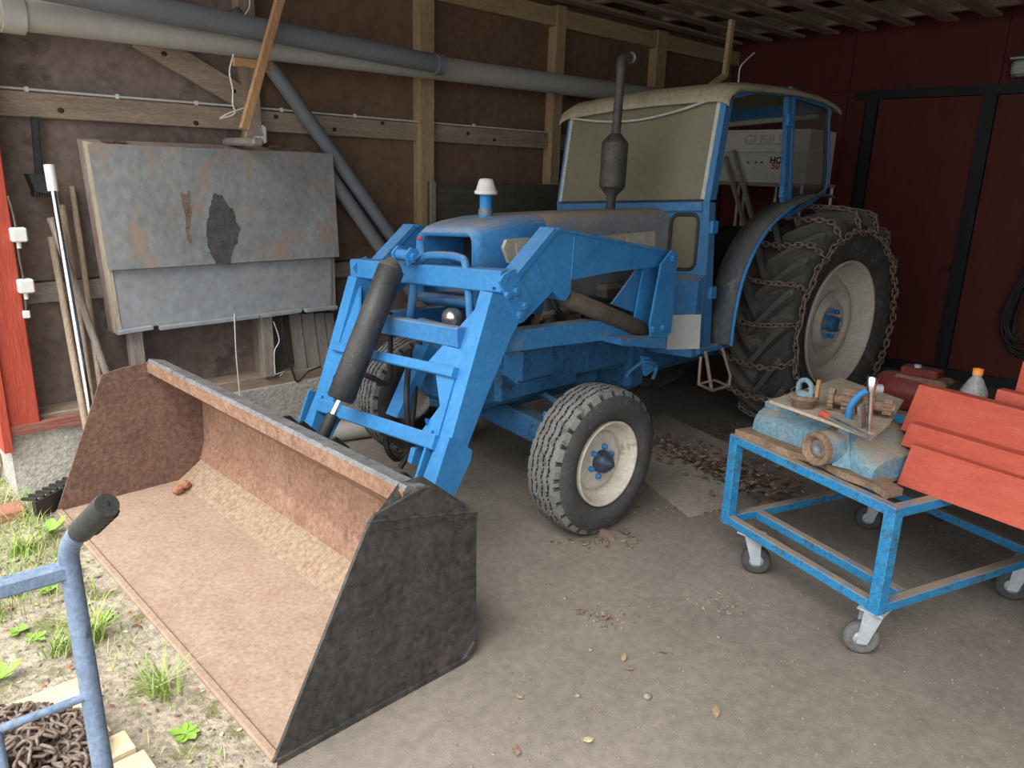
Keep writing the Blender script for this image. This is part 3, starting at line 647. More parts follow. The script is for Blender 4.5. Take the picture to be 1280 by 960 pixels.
# things inside/behind of cab: rear header and beam
m = BB(); m.beam((Cc_top.x-.05, YC+.04, Cc_top.z-.01), (Cc_top.x-.05, YD-.04, Cc_top.z-.01), .03, .085); part('cab_rear_header', m, CABB)
part('cab_rear_beam', BB().tube([(Cc_top.x-.06, YC+.05, Cc_top.z-.07), (Cc_top.x-.06, YD-.05, Cc_top.z-.07)], .018, 10), GASK)
part('steering_column', BB().tube([(3.80, 2.82, 1.05), (4.10, 2.82, 1.42)], .03, 10), DARK)
m = BB(); m.lathe([(0, .19), (.012, .20), (0, .21), (-.012, .20)], 28, 'Z', close=True); 
swm = MB(); 
for i in range(28):
    pass
rot = Mx.Translation(sh((4.11, 2.82, 1.44))) @ Mx.Rotation(math.radians(-40), 4, 'Y')
m = MB(T=rot); m.tube([V((.20*math.cos(2*PI*i/24), .20*math.sin(2*PI*i/24), 0)) for i in range(24)], .013, 8, closed=True); m.tube([(-.2, 0, 0), (.2, 0, 0)], .01, 6); m.tube([(0, 0, -.03), (0, .2, 0)], .01, 6); part('steering_wheel', m, HOSE)
m = BB(); m.cbox((4.55, 2.60, .98), (4.95, 3.04, 1.08), .03); m.cbox((4.90, 2.60, 1.05), (5.0, 3.04, 1.35), .03); part('driver_seat', m, DARK)

# ---- loader: arms
def arm(y0, y1, dz, full):
    f = lambda q: [PY(a, b, 2.25) + V((0, y0-2.25, dz)) for a, b in q]
    d = (0, y1-y0, 0)
    boom = [(693, 289), (696, 287), (704, 288), (747, 296), (836, 315), (831, 332), (765, 340), (714, 350), (713, 366), (707, 376), (700, 375), (691, 364), (655, 402), (648, 405), (630, 376), (636, 358)]
    low = [(616, 366), (642, 372), (652, 398), (642, 416), (610, 492), (587, 553), (556, 630), (540, 612), (566, 545)]
    m = MB(); m.prism(f(boom), d); o = part('loader_arm', m, BLUE)
    m = MB(); m.prism([p+V((0, .002, 0)) for p in f(low)], d); lo = part('loader_lower_arm', m, BLUE)
    e = .006 if y0 < 2.5 else -.006; ys = y0-.008 if y0 < 2.5 else y1
    g = lambda q, yy: [V((p.x, yy, p.z)) for p in f(q)]
    pl = part('joint_plate', MB().prism(g([(628, 343), (640, 336), (664, 376), (649, 402), (645, 402), (622, 352)], ys-.004), (0, .012, 0)), BLUE, lo)
    if full:
        bolts(pl, [PY(a, b, ys-.006) for a, b in ((634, 369), (645, 364), (656, 382), (649, 394))], (0, -1, 0))
        cut(pl, MB().beam(PY(632, 355, ys), PY(637, 347, ys), .05, .009, up=(1,0,0)))
        part('weld_seam', MB().tube([PY(668, 321, y0-.001), PY(676, 347, y0-.001), PY(690, 363, y0-.001)], .003, 5), BLUE, o)
        part('weld_seam', MB().tube([PY(718, 296, y0-.001), PY(714, 349, y0-.001)], .003, 5), BLUE, o)
    part('top_flange', MB().prism([p+V((0, -.006, .004)) for p in f([(698, 286), (837, 314), (837, 317), (698, 290)])], (0, y1-y0+.012, 0)), BLUED, o)
    part('front_flange', MB().prism([p+V((-.004, -.006, 0)) for p in f([(693, 285), (699, 287), (640, 360), (634, 357)])], (0, y1-y0+.012, 0)), BLUE, o)
    # two ear plates at the foot
    for yy in (y0-.012, y1+.03):
        part('bucket_ear', MB().prism(g([(560, 546), (570, 549), (588, 562), (586, 575), (556, 640), (535, 625)], yy), (0, .014, 0)), BLUE, lo)
    return o, lo
armL = arm(YL, YL+.075, 0, True); armR = arm(YR-.075, YR, -.055, False)
lx = lambda px, py, y: PY(px, py, y)
# crossbar between the arms
a = PY(637, 352, YL+.01); b = V((a.x-.005, YR+.06, a.z-SH*(YR-YL)))
m = MB(); m.beam(a, b, .10, .095, ch=.008); cbk = part('loader_crossbar', m, BLUE)
cut(cbk, MB().beam(a+V((-.05, .03, -.03)), a+V((-.05, .05, -.03)), .05, .012))
# rungs
fx = PY(600, 440, 2.325); 
def rung(px, py, h, name, wd=.07):
    p = PY(px, py, 2.32); q_ = V((p.x, YR-.072, p.z-SH*(YR-2.32))); o = part(name, MB().beam(p, q_, wd, h, up=(.45, 0, 1), ch=.005), BLUE); return p, q_, o
r1 = rung(571, 467, .045, 'loader_rung', .05); r2 = rung(546, 554, .065, 'loader_rung', .04)
for s, y in ((1, YL+.075), (-1, YR-.075)):
    dz = 0 if s > 0 else -.055
    pa = [PY(603, 376, 2.325), PY(574, 462, 2.325), r1[0]+V((0, 0, .02))]
    m = MB(); p0 = V((pa[0].x, y, pa[0].z+dz)); p1_ = V((pa[1].x, y, pa[1].z+dz)); c0 = V((r1[0].x, y+s*.20, r1[0].z+dz))
    m.prism([p0, p1_, c0], (.012, 0, .004)); part('arm_gusset', m, BLUE)
    p2 = V((r2[0].x, y, r2[0].z+dz)); c2 = V((r2[0].x, y+s*.12, r2[0].z+dz)); p3 = V((r1[0].x, y, r1[0].z+dz)); c3 = V((r1[0].x, y+s*.14, r1[0].z+dz)); pm = V(((r1[0].x+r2[0].x)/2, y+s*.04, (r1[0].z+r2[0].z)/2+dz))
    m = MB(); m.prism([p2, c2, pm, c3, p3], (.012, 0, -.004)); part('arm_gusset', m, BLUE)
m = MB(); p = PY(519, 570, 2.45); m.prism([p+V((0,0,.03)), p+V((.05,0,.03)), p+V((.05,0,-.03)), p+V((.02,0,-.05)), p+V((-.02,0,-.03))], (0, .03, 0)); part('hitch_lug', m, BLUE)
p = PY(538, 535, 2.40); part('bent_tab', MB().prism([p+V((-.03,0,.04)), p+V((.04,.02,.01)), p+V((.02,.02,-.05))], (.004, .0, .01)), BLUE)
# front subframe: bumper beam, side rails, braces, brush guard
a = PY(578, 412, 2.36); b = PY(504, 409, 3.13); part('front_guard_beam', MB().beam((a.x, a.y, a.z-.035), (a.x+.02, 3.05, a.z-.08), .05, .085, ch=.006), BLUED)
for y, dz in ((2.30, 0), (3.22, -.055)):
    q = [PY(636, 415, 2.30), PY(742, 401, 2.30), PY(800, 405, 2.30), PY(800, 420, 2.30), PY(715, 430, 2.30), PY(622, 442, 2.30)]
    part('subframe_rail', MB().prism([V((p.x, y, p.z+dz)) for p in q], (0, .07, 0)), BLUED)
p = PY(528, 432, 2.92); q = PY(490, 520, 2.92)
m = MB(); m.beam(p, q, .012, .09, up=(0, 1, 0)); m.beam(p+V((.03, -.04, 0)), q+V((.03, -.04, 0)), .06, .012, up=(0, 1, 0)); part('frame_brace', m, BLUE)
zt0 = PY(560, 318, 2.8).z
hp = [PX(512, 400, 2.17), PX(520, 340, 2.17), PX(530, 322, 2.17), PX(548, 319, 2.17), PX(574, 322, 2.17), PX(583, 335, 2.17), PX(588, 400, 2.17)]
part('brush_guard', MB().tube(bez(hp, 5), .018, 10), BLUED)
# headlamp
c = PX(563, 398, 2.25); m = MB(T=Mx.Translation(c)); m.lathe([(-.035, .0001), (-.033, .02), (-.02, .042), (0, .05), (.03, .046), (.06, .03), (.07, .0001)], 20, 'X'); hl = part('headlamp', m, BRASSY)
part('lamp_bracket', MB().cbox(c+V((.02, -.01, -.06)), c+V((.05, .28, -.045)), .003), BLUED, hl)
part('lamp_post', MB().tube([c+V((.03, 0, -.055)), c+V((.03, 0, -.03))], .012, 8), BLUED, hl)
# towers
for y, dz, s in ((2.20, 0, 1), (3.34, -.055, -1)):
    for off in (0, .10):
        q = [PY(839, 313, 2.2), PY(846, 318, 2.2), PY(838, 415, 2.2), PY(830, 422, 2.2), PY(813, 421, 2.2), PY(812, 404, 2.2), PY(826, 330, 2.2)]
        o = part('loader_tower', MB().prism([V((p.x, y+s*off-.006, p.z+dz)) for p in q], (0, .012, 0)), BLUE)
        if s > 0 and off == 0:
            bolts(o, [PY(a, b, y-.008) for a, b in ((841, 323), (816, 411), (828, 410))], (0, -1, 0))
            for a_, b_ in ((832, 360), (821, 392), (826, 375)): cut(o, MB().loft([[PY(a_, b_, y)+V((.009*math.cos(PI*k/6), e_, .009*math.sin(PI*k/6))) for k in range(12)] for e_ in (.03, -.03)], smooth=False))
    q = [PY(808, 335, 2.2), PY(816, 330, 2.2), PY(816, 405, 2.2), PY(770, 388, 2.2)]
    part('tower_gusset', MB().prism([V((p.x+.12, y+s*.12, p.z+dz)) for p in q], (0, .012, 0)), BLUED)
    q = [PY(776, 424, 2.2), PY(832, 422, 2.2), PY(832, 436, 2.2), PY(778, 432, 2.2)]
    part('tower_foot', MB().prism([V((p.x, y, p.z+dz)) for p in q], (0, .35*s, 0)), BLUED)
# lift cylinders
def cyl(p, q, r, rod, f, m1, name):
    p = V(p); q = V(q); d = q-p
    o = part(name, MB().tube([p, p+d*.01, p+d*f, p+d*(f+.012)], [r*.92, r, r, r*.8], 18), m1)
    part('piston_rod', MB().tube([p+d*f, q], rod, 12), CHROME, o); return o
for y, dz in ((2.30, 0), (3.27, -.055)):
    p = PY(806, 412, 2.27); q = PY(706, 370, 2.27); p = V((p.x, y, p.z+dz)); q = V((q.x, y, q.z+dz)); cyl(p, q, .043, .02, .93, CYLD, 'lift_cylinder')
part('control_lever_bracket', MB().tube(bez([PY(782, 472, 2.35), PY(790, 462, 2.35), PY(806, 452, 2.3), PY(820, 458, 2.3), PY(816, 474, 2.3)], 4), .011, 6), BLUEG)
part('linkage_plate', MB().prism([PY(803, 446, 2.3), PY(812, 446, 2.3), PY(818, 462, 2.3), PY(808, 470, 2.3)], (0, .02, 0)), BLUE)
part('subframe_bracket', MB().prism([PY(636, 444, 2.36), PY(655, 441, 2.36), PY(653, 462, 2.36), PY(646, 480, 2.36), PY(633, 470, 2.36)], (0, .03, 0)), BLUED)
# tilt cylinder in the middle
yt = 2.86
pt = PY(508, 322, yt); pm_ = PY(489, 336, yt); pe = PY(425, 500, yt); pr = PY(403, 545, yt)
tcy = part('tilt_cylinder', MB().tube([pm_+V((.02, 0, .01)), pm_, pm_.lerp(pe, .99), pe], [.05, .062, .062, .052], 22), CYL)
part('piston_rod', MB().tube([pe, pe.lerp(pr, .45)], .017, 12), CHROME, tcy)
part('rod_end', MB().tube([pe.lerp(pr, .4), pr, pr+V((-.01, 0, -.06))], [.026, .03, .035], 12), BLACKP, tcy)
for s in (-1, 1):
    part('cylinder_clevis', MB().prism([pt+V((-.03, s*.05-.008, -.03)), pt+V((.03, s*.05-.008, .02)), pt+V((.02, s*.05-.008, .045)), pt+V((-.015, s*.05-.008, .05)), pt+V((-.045, s*.05-.008, .02))], (0, .016, 0)), BLUE, tcy)
part('clevis_pin', MB().tube([pt+V((-.01, -.062, .012)), pt+V((-.01, .062, .012))], .026, 14), BLUE, tcy)
for s in (-1, 1): bolts(tcy, [pt+V((-.01, s*.062, .012))], (0, s, 0))
part('cotter_ring', MB().tube([pt+V((-.03+.02*math.cos(i*PI/4), .09, .012+.02*math.sin(i*PI/4))) for i in range(8)], .003, 5, closed=True), STEELB, tcy)

# ---- bucket
Y0b, Y1b = 1.735, 3.885
prof_in = [(.80, .012), (1.36, .018), (1.485, .10), (1.52, .20), (1.525, .42), (1.33, .665)]
m = MB(); off = .012
def sheet(m, pr, ya, yb_, th):
    for i in range(len(pr)-1):
        (xa, za), (xb2, zb2) = pr[i], pr[i+1]; d = V((xb2-xa, 0, zb2-za)).normalized(); n = V((d.z, 0, -d.x))*th
        m.prism([(xa, ya, za), (xb2, ya, zb2), V((xb2, ya, zb2))+n, V((xa, ya, za))+n], (0, yb_-ya, 0))
m = MB(); sheet(m, prof_in[3:], Y0b, Y1b, .010); sheet(m, prof_in[2:4], Y0b, Y1b, .010)
bk = part('bucket', m, RUST)
m = MB(); sheet(m, prof_in[:2], Y0b, Y1b, .011); part('bucket_floor', m, RUSTF, bk)
m = MB(); sheet(m, [(1.358, .019), (1.488, .108)], Y0b+.012, Y1b-.012, .010); part('wear_strip', m, RUSTS, bk)
m = MB(); sheet(m, [(1.37, .006), (1.50, .085), (1.535, .20), (1.54, .43), (1.345, .675)], Y0b, Y1b, .008); part('bucket_back', m, BLACKB, bk)
m = MB(); m.beam((.803, Y0b-.004, .012), (.803, Y1b+.004, .012), .03, .020, ch=.006); part('cutting_edge', m, RUSTF, bk)
m = MB(); m.beam((1.315, Y0b+.01, .688), (1.315, Y1b, .668), .085, .035, up=(.25, 0, 1), ch=.006); part('top_bar', m, STEELB, bk)
m = MB(); m.beam((1.272, Y0b+.01, .675), (1.272, Y1b, .652), .008, .05, up=(.0, 0, 1)); part('top_bar_lip', m, RUST, bk)
def side(pxs, y): return [PY(a, b, y) for a, b in pxs]
near = [(.79, .004), (1.13, .645), (1.15, .665), (1.31, .70), (1.36, .70), (1.55, .545), (1.558, .06), (1.50, .004)]
far_ = [(.79, .004), (1.06, .645), (1.15, .665), (1.31, .68), (1.36, .67), (1.56, .43), (1.565, .06), (1.49, .004)]
for y, pr_, mt, mi in ((Y0b-.012, near, BLACKB, 1), (Y1b, far_, RUSTD, 0)):
    m = MB(); m.prism([(x, y, z) for x, z in pr_], (0, .012, 0)); s_ = part('side_plate', m, mt, bk)
# inner face of the near plate is rusty too; bent black corner cap
m = MB(); m.prism([(x, Y0b+.0005, z) for x, z in [(.81, .02), (1.13, .63), (1.30, .68), (1.54, .42), (1.54, .1), (1.36, .02)]], (0, .003, 0)); part('side_plate_inner', m, RUST, bk)
m = MB(); A = V((1.13, Y0b-.013, .648)); Bp = V((1.34, Y0b-.013, .635)); m.prism([(1.125, Y0b-.016, .62), (1.13, Y0b-.016, .648), (1.552, Y0b-.016, .552), (1.55, Y0b-.016, .535)], (0, .012, 0)); part('corner_fold', m, BLACKB, bk)
m = MB(); m.prism([(1.13, Y0b-.016, .650), (1.553, Y0b-.016, .554), (1.37, Y0b+.05, .712), (1.28, Y0b+.05, .712)], (0, .004, -.008)); part('corner_cap', m, BLACKB, bk)
m = MB(); m.beam((.80, Y0b-.017, .010), (1.50, Y0b-.017, .010), .010, .016); m.beam((1.50, Y0b-.017, .010), (1.55, Y0b-.017, .06), .010, .016); part('side_runner', m, BLACKB, bk)
for y in (2.24, 2.37, 3.20, 3.33):
    m = MB(); m.prism([(1.53, y, .12), (1.535, y, .46), (1.74, y, .44), (1.85, y, .32), (1.80, y, .18)], (0, .014, 0)); part('hinge_bracket', m, BLACKP, bk)
for y in (2.70, 2.98):
    m = MB(); m.prism([(1.53, y, .35), (1.52, y, .50), (1.62, y, .53), (1.68, y, .47), (1.62, y, .38)], (0, .014, 0)); part('cylinder_bracket', m, BLACKP, bk)
# hoses hanging behind the loader
part('hydraulic_hose', MB().tube(bez([PY(487, 390, 3.0), PY(488, 440, 3.0), PY(485, 478, 3.0), PY(465, 472, 3.0), PY(440, 462, 3.05)], 6), .013, 8), HOSE)
part('hydraulic_hose', MB().tube(bez([PY(520, 470, 2.9), PY(516, 520, 2.85), PY(510, 560, 2.85), PY(496, 574, 2.85), PY(484, 560, 2.85), PY(482, 530, 2.9)], 6), .014, 8), HOSE)
part('hydraulic_hose', MB().tube(bez([PY(512, 440, 2.9), PY(508, 500, 2.8), PY(512, 560, 2.8), PY(500, 585, 2.8)], 6), .014, 8), HOSE)

# ================================================================== WALL-SIDE THINGS
# two long pipes and the leaning ones
def pipe(name, pts, r, m_, label, sock=None, group=None):
    m = MB(); m.tube(pts, r, 20)
    o = top(name, m, m_, label, 'pipe', group)
    if sock:
        a, b = sock; obj('pipe_socket', MB().tube([a, b], r*1.13, 20), m_, o)
    return o
a, b = PY(-60, 6, 4.12), V((6.9, 4.12, 2.30)); p0 = PY(-2, 15, 4.12)
pipe('drain_pipe', [a, b], .072, PVCG, 'long pale grey plastic pipe laid level along the brown wall', (p0, p0+V((.09, 0, 0))))
a, b = V((.6, 3.978, 2.36)), PY(552, 81, 3.978); pipe('drain_pipe', [a, b], .055, PVCD, 'shorter dark grey plastic pipe lying above and before the pale one', (b-V((.06, 0, 0)), b))
pl2 = [(PY(288, 8, 4.27), V((3.72, 4.0, .05))), (PY(405, 178, 4.20), V((3.86, 3.93, .05)))]
q0 = PY(289, 14, 4.257); q1 = PY(496, 305, 4.198); dd = (q1-q0); e = q0+dd*((.042-q0.z)/dd.z)
pipe('drain_pipe', [q0, e], .042, PVCD, 'thin dark grey pipe leaning on the wall, its collar up behind the level pipes', (q0, q0+dd*.05))
q0 = PY(404, 208, 4.230); q1 = PY(474, 307, 4.192); dd = (q1-q0); e = q0+dd*((.042-q0.z)/dd.z)
pipe('drain_pipe', [q0, e], .042, PVCD, 'thin dark grey pipe leaning beside its twin, right of the grey panel')
# wooden hanger that carries the pipes
hg = thing('pipe_hanger', PY(307, 165, 3.86), 'orange-brown wooden hanger lath nailed below the ceiling to carry the pipes', 'wood lath')
a, b = PY(358, -30, 3.86), PY(305, 162, 3.86); obj('lath', MB().beam(a, b, .045, .03, up=(0, 1, 0), ch=.003), WO[2], hg)
a, b = PY(292, 77, 3.90), PY(338, 75, 3.90); obj('cross_lath', MB().beam(a, V((b.x, 3.90, a.z)), .03, .04, ch=.003), WO[0], hg)
a = PY(308, 172, 4.10); a.z = max(p.z for p in (PY(96, 173, 4.31),))+.068; m = MB(); m.cbox(a+V((-.03, -.14, -.07)), a+V((.03, .24, -.03)), .01); m.prism([a+V((-.06, -.12, -.03)), a+V((-.03, -.12, .05)), a+V((.02, -.12, .07)), a+V((.04, -.12, -.02))], (0, .02, 0))
top('bracket', m, WGR[1], 'small grey wooden bracket block on top of the folded panel', 'bracket')
a = PY(325, 168, 4.28); m = MB(); m.cbox(a-V((.03, .03, .05)), a+V((.03, .05, .05)), .008); top('junction_box', m, WHITEP, 'small white junction box behind the wooden bracket', 'electric box')
m = MB(); m.tube(bez([PY(310, -10, 4.05), PY(312, 8, 4.05), PY(303, 23, 4.05)], 6), .004, 5); top('wire', m, STRING, 'short white wire curling down above the pipe collar', 'wire')
m = MB(); m.tube(bez([PY(292, 68, 3.98), PY(287, 90, 3.98), PY(291, 112, 3.98), PY(291, 130, 3.98), PY(294, 140, 3.98), PY(288, 145, 3.98), PY(275, 148, 3.98)], 6), .0045, 5); m.tube(bez([PY(275, 148, 3.98), PY(285, 142, 3.98), PY(305, 135, 3.98)], 6), .004, 5); top('wire', m, STRING, 'crinkled white wire dangling from the pipes to the wall rail', 'wire')
m = MB(); m.tube([(.84, 4.335, 1.952), (1.4, 4.335, 1.950), (2.06, 4.335, 1.952), (2.8, 4.335, 1.948), (4.6, 4.335, 1.945)], .006, 5); cb = top('wall_cable', m, STRING, 'thin white cable clipped along the top of the wall rail', 'cable')
for x in (1.0, 1.4, 1.8, 2.3, 2.8, 3.8): obj('cable_clip', MB().box((x, 4.326, 1.94), (x+.015, 4.345, 1.962)), WHITEP, cb)
# folded-up panel (wall table)
pn = thing('folding_table', (1.9, 4.25, .40), 'grey zinc-faced folding table hung flat against the brown wall', 'folding table')
TL, TRr, BR, BL = [PY(a, b, 4.163) for a, b in ((110, 180), (416, 192), (424, 321), (136, 338))]
up_ = obj('upper_panel', MB().prism([TL, TRr, BR, BL], (0, .016, 0)), ZINC, pn)
lo4 = [PY(a, b, 4.195) for a, b in ((141, 338), (414, 322), (414, 384), (151, 412))]
obj('lower_panel', MB().prism(lo4, (0, .02, 0)), ZINC2, pn)
lf = [PY(96, 173, 4.31), PY(112, 178, 4.19), PY(150, 418, 4.19), PY(136, 414, 4.31)]
mid1, mid2 = lf[0].lerp(lf[1], .5), lf[3].lerp(lf[2], .5)
obj('side_board', MB().prism([lf[0], mid1, mid2, lf[3]], (.012, 0, 0)), wood('mottled_red_wood', (.27, .19, .17), (.40, .33, .29), 2), pn)
m = MB(); m.prism([mid1+V((-.004, 0, 0)), lf[1]+V((-.004, 0, 0)), lf[2]+V((-.004, 0, 0)), mid2+V((-.004, 0, 0))], (.016, 0, 0)); obj('side_strip', m, PALEW, pn)
m = MB(); t0, t1 = PY(96, 173, 4.31), PY(385, 184, 4.31); m.prism([t0, V((2.40, 4.31, t0.z)), V((2.44, 4.178, TRr.z-.002)), V((t0.x+.04, 4.178, TL.z-.002))], (0, 0, -.03)); obj('top_board', m, wood('peeling_red_wood', (.30, .20, .17), (.44, .37, .32), 0), pn)
m = MB(); l2 = [PY(137, 338, 4.20), PY(143, 338, 4.20), PY(154, 414, 4.20), PY(147, 418, 4.20)]; m.prism(l2, (0, .02, 0)); obj('frame_stile', m, WGR[2], pn)
m = MB(); l2 = [PY(412, 322, 4.20), PY(418, 322, 4.20), PY(420, 388, 4.20), PY(414, 389, 4.20)]; m.prism(l2, (0, .02, 0)); obj('frame_stile', m, WGR[2], pn)
for (xa, xb2, ya_, yb2) in ((146, 190, 416, 409), (200, 322, 410, 395), (324, 375, 395, 388), (382, 420, 388, 384)):
    a, b = PY(xa, ya_, 4.165), PY(xb2, yb2, 4.165); obj('bottom_rail', MB().beam(a, b, .04, .022, ch=.003), ZINC2, pn)
obj('back_board', MB().prism([PY(112, 182, 4.28), PY(382, 191, 4.28), PY(382, 384, 4.28), PY(152, 410, 4.28)], (0, .02, 0)), WGR[0], pn)
for px in (129, 145, 340, 362):
    obj('hinge', MB().box(PY(px, 174+px*.03, 4.22), PY(px, 174+px*.03, 4.22)+V((.05, .04, .012))), RUSTD, pn)
def ragged(q, k=4, j=2.2):
    rr = random.Random(5); out = []
    for i in range(len(q)):
        (xa, ya), (xb, yb) = q[i], q[(i+1) % len(q)]
        for n in range(k): t = n/k; out.append((xa+(xb-xa)*t+rr.uniform(-j, j), ya+(yb-ya)*t+rr.uniform(-j, j)))
    return out
bl_ = [(236, 237), (239, 262), (237, 288), (240, 305), (234, 300), (231, 270), (226, 240), (232, 244)]
obj('rust_streak', MB().prism([PY(a, b, 4.1615) for a, b in ragged(bl_, 4, 1.2)], (0, .004, 0)), STAINR, pn)
bl_ = [(268, 240), (277, 245), (290, 262), (300, 285), (296, 305), (290, 316), (287, 330), (270, 330), (262, 312), (258, 290), (263, 255)]
obj('tar_stain', MB().prism([PY(a, b, 4.1612) for a, b in ragged(bl_, 5, 1.5)], (0, .004, 0)), STAIN, pn)
for px, y0_, y1_ in ((168, 420, 462), (331, 402, 472)):
    a, b = PY(px, y0_, 4.23), PY(px+2, y1_, 4.23); obj('leg', MB().beam(a+V((0,0,.06)), V((a.x, 4.23, .40)), .07, .06, up=(0, 1, 0), ch=.003), WGR[2], pn)
m = MB(); m.tube(bez([PY(293, 392, 4.14), PY(295, 440, 4.14), PY(300, 497, 4.14)], 5), .004, 5); top('string', m, STRING, 'thin white string hanging straight down from the grey folding table', 'string')
m = MB(); m.tube(bez([PY(342, 402, 4.185), PY(349, 425, 4.185), PY(343, 440, 4.185), PY(344, 468, 4.185)], 5), .004, 5); m.tube([PY(344, 468, 4.185), PY(356, 464, 4.185), PY(350, 470, 4.185)], .003, 5); top('wire', m, STRING, 'bent white wire hung beside the right leg of the folding table', 'wire')
m = MB(); m.tube(bez([PY(352, 392, 4.2), PY(356, 430, 4.2), PY(366, 465, 4.2), PY(372, 477, 4.2), PY(385, 465, 4.2), PY(401, 458, 4.2)], 6), .006, 6); top('cable', m, HOSE, 'black cable looping down from the grey folding table', 'cable')
for i, (px, w_) in enumerate(((363, 13), (378, 15), (394, 12), (407, 11))):
    a = PY(px-2, 392, 4.27); b = PY(px+7, 462-i*3, 4.27); top('old_board', MB().prism([V((a.x, 4.26, a.z)), V((a.x+w_*.0055, 4.26, a.z)), V((a.x+.02+w_*.0055, 4.24, .40)), V((a.x+.02, 4.24, .40))], (0, .02, 0)), WGR[2], 'weathered grey board on the wall sill, %s from the folding table leg' % ('first', 'second', 'third', 'fourth')[i], 'board', 'old boards by the folding table')
# brush, poles, switch boxes
br = thing('hand_brush', PY(48, 245, 4.3), 'black brush hanging by its long handle from the wall rail', 'brush')
obj('handle', MB().beam(PY(43, 146, 4.32), PY(49, 222, 4.32), .03, .028, up=(0,1,0), ch=.004), GRIP, br)
a = PY(49, 231, 4.31); obj('brush_head', MB().prism([a+V((-.05, -.05, .05)), a+V((.05, -.05, .05)), a+V((.045, -.05, -.045)), a+V((-.03, -.05, -.03))], (0, .09, 0)), GRIP, br)
m = MB()
for i in range(7): m.box(a+V((-.035+i*.011, -.045, -.055)), a+V((-.028+i*.011, .03, -.03)))
obj('bristles', m, DARK, br)
PALEP = wood('worn_broom_handle', (.34, .255, .18), (.44, .345, .25), 2)
def pole(p, q, r, m_, label, group=None, name='wooden_pole'):
    q = q+(q-p)*((.002-q.z)/(q.z-p.z)); return top(name, MB().tube([p, q], [r*.92, r], 12), m_, label, 'pole', group)
mp_ = thing('metal_pole', V((1.15, 4.0, 0)), 'shiny aluminium pole with a white sleeve leaning on the wall', 'pole')
a, b = PY(61, 206, 4.212), PY(118, 545, 4.02); b = b+(b-a)*((.002-b.z)/(b.z-a.z)); obj('shaft', MB().tube([a.lerp(b, .065), b], .016, 12), CHROME, mp_)
obj('sleeve', MB().tube([a, a.lerp(b, .075)], .024, 12), WHITEP, mp_)
pole(PY(77, 256, 4.32), PY(121, 540, 4.125), .019, PALEP, 'pale wooden pole leaning on the wall close behind the aluminium pole', 'wooden poles')
pole(PY(90, 233, 4.36), PY(128, 500, 4.15), .016, WG[2], 'dark slim wooden pole leaning beside the edge of the grey table')
pole(PY(64, 296, 4.30), PY(109, 540, 4.115), .018, PALEP, 'short pale wooden pole leaning on the wall by the red post')
pole(PY(63, 272, 4.235), PY(140, 485, 4.11), .019, WGR[2], 'greyish wooden pole leaning crosswise over the other poles')
for px, py, lb in ((22, 294, 'white switch box on the red post, the upper of two'), (31, 358, 'white switch box on the red post, the lower of two')):
    c = PY(px, py, 4.16); sb = thing('switch_box', c, lb, 'electric box')
    obj('box_body', MB().cbox(c+V((-.03, -.03, -.03)), c+V((.035, .03, .035)), .006), WHITEP, sb)
    obj('cable_gland', MB().tube([c+V((0, 0, -.03)), c+V((0, 0, -.06))], .010, 8), WHITEP, sb)
m = MB(); m.tube(bez([PY(10, 245, 4.165), PY(16, 265, 4.165), PY(20, 286, 4.165), PY(24, 320, 4.165), PY(29, 346, 4.165), PY(32, 375, 4.165), PY(33, 390, 4.165)], 5), .006, 5); top('cable', m, CYLD, 'brown cable running down the red post through the white switch boxes', 'cable')
c = PY(33, 393, 4.165); top('cable_plug', MB().cbox(c-V((.015, .012, .018)), c+V((.015, .012, .018)), .004), WHITEP, 'tiny white cable end below the lower switch box on the post', 'plug')
# boards and stuff behind the tractor
m = MB(); q = [PY(537, 227, 4.266), PY(698, 231, 4.266), PY(698, 290, 4.266), PY(535, 300, 4.266)]; gb = thing('olive_board', (4, 4.2, .4), 'dark olive wooden board leaning on the wall behind the tractor nose', 'board')
m.prism([q[0], q[1], V((q[1].x, 4.262, .40)), V((q[0].x, 4.262, .40))], (0, .03, 0)); obj('board', m, OLIVE, gb)
obj('edge_batten', MB().beam(q[0]+V((.02, -.010, 0)), V((q[0].x+.02, 4.254, .40)), .04, .018, up=(0,1,0)), WGR[2], gb)
top('floor_plank', MB().prism([PZ(412, 548, .03), PZ(465, 536, .03), PZ(468, 544, .0), PZ(415, 556, .0)], (.03, .06, 0)), WO[0], 'short orange-brown plank lying on the floor behind the loader', 'plank')
a = PZ(430, 538, .09); top('floor_pipe', MB().tube([V((a.x-.2, a.y+.12, .062)), V((a.x+.45, a.y-.05, .062))], .06, 16), PVCG, 'thick pale grey pipe end lying on the floor behind the loader', 'pipe')

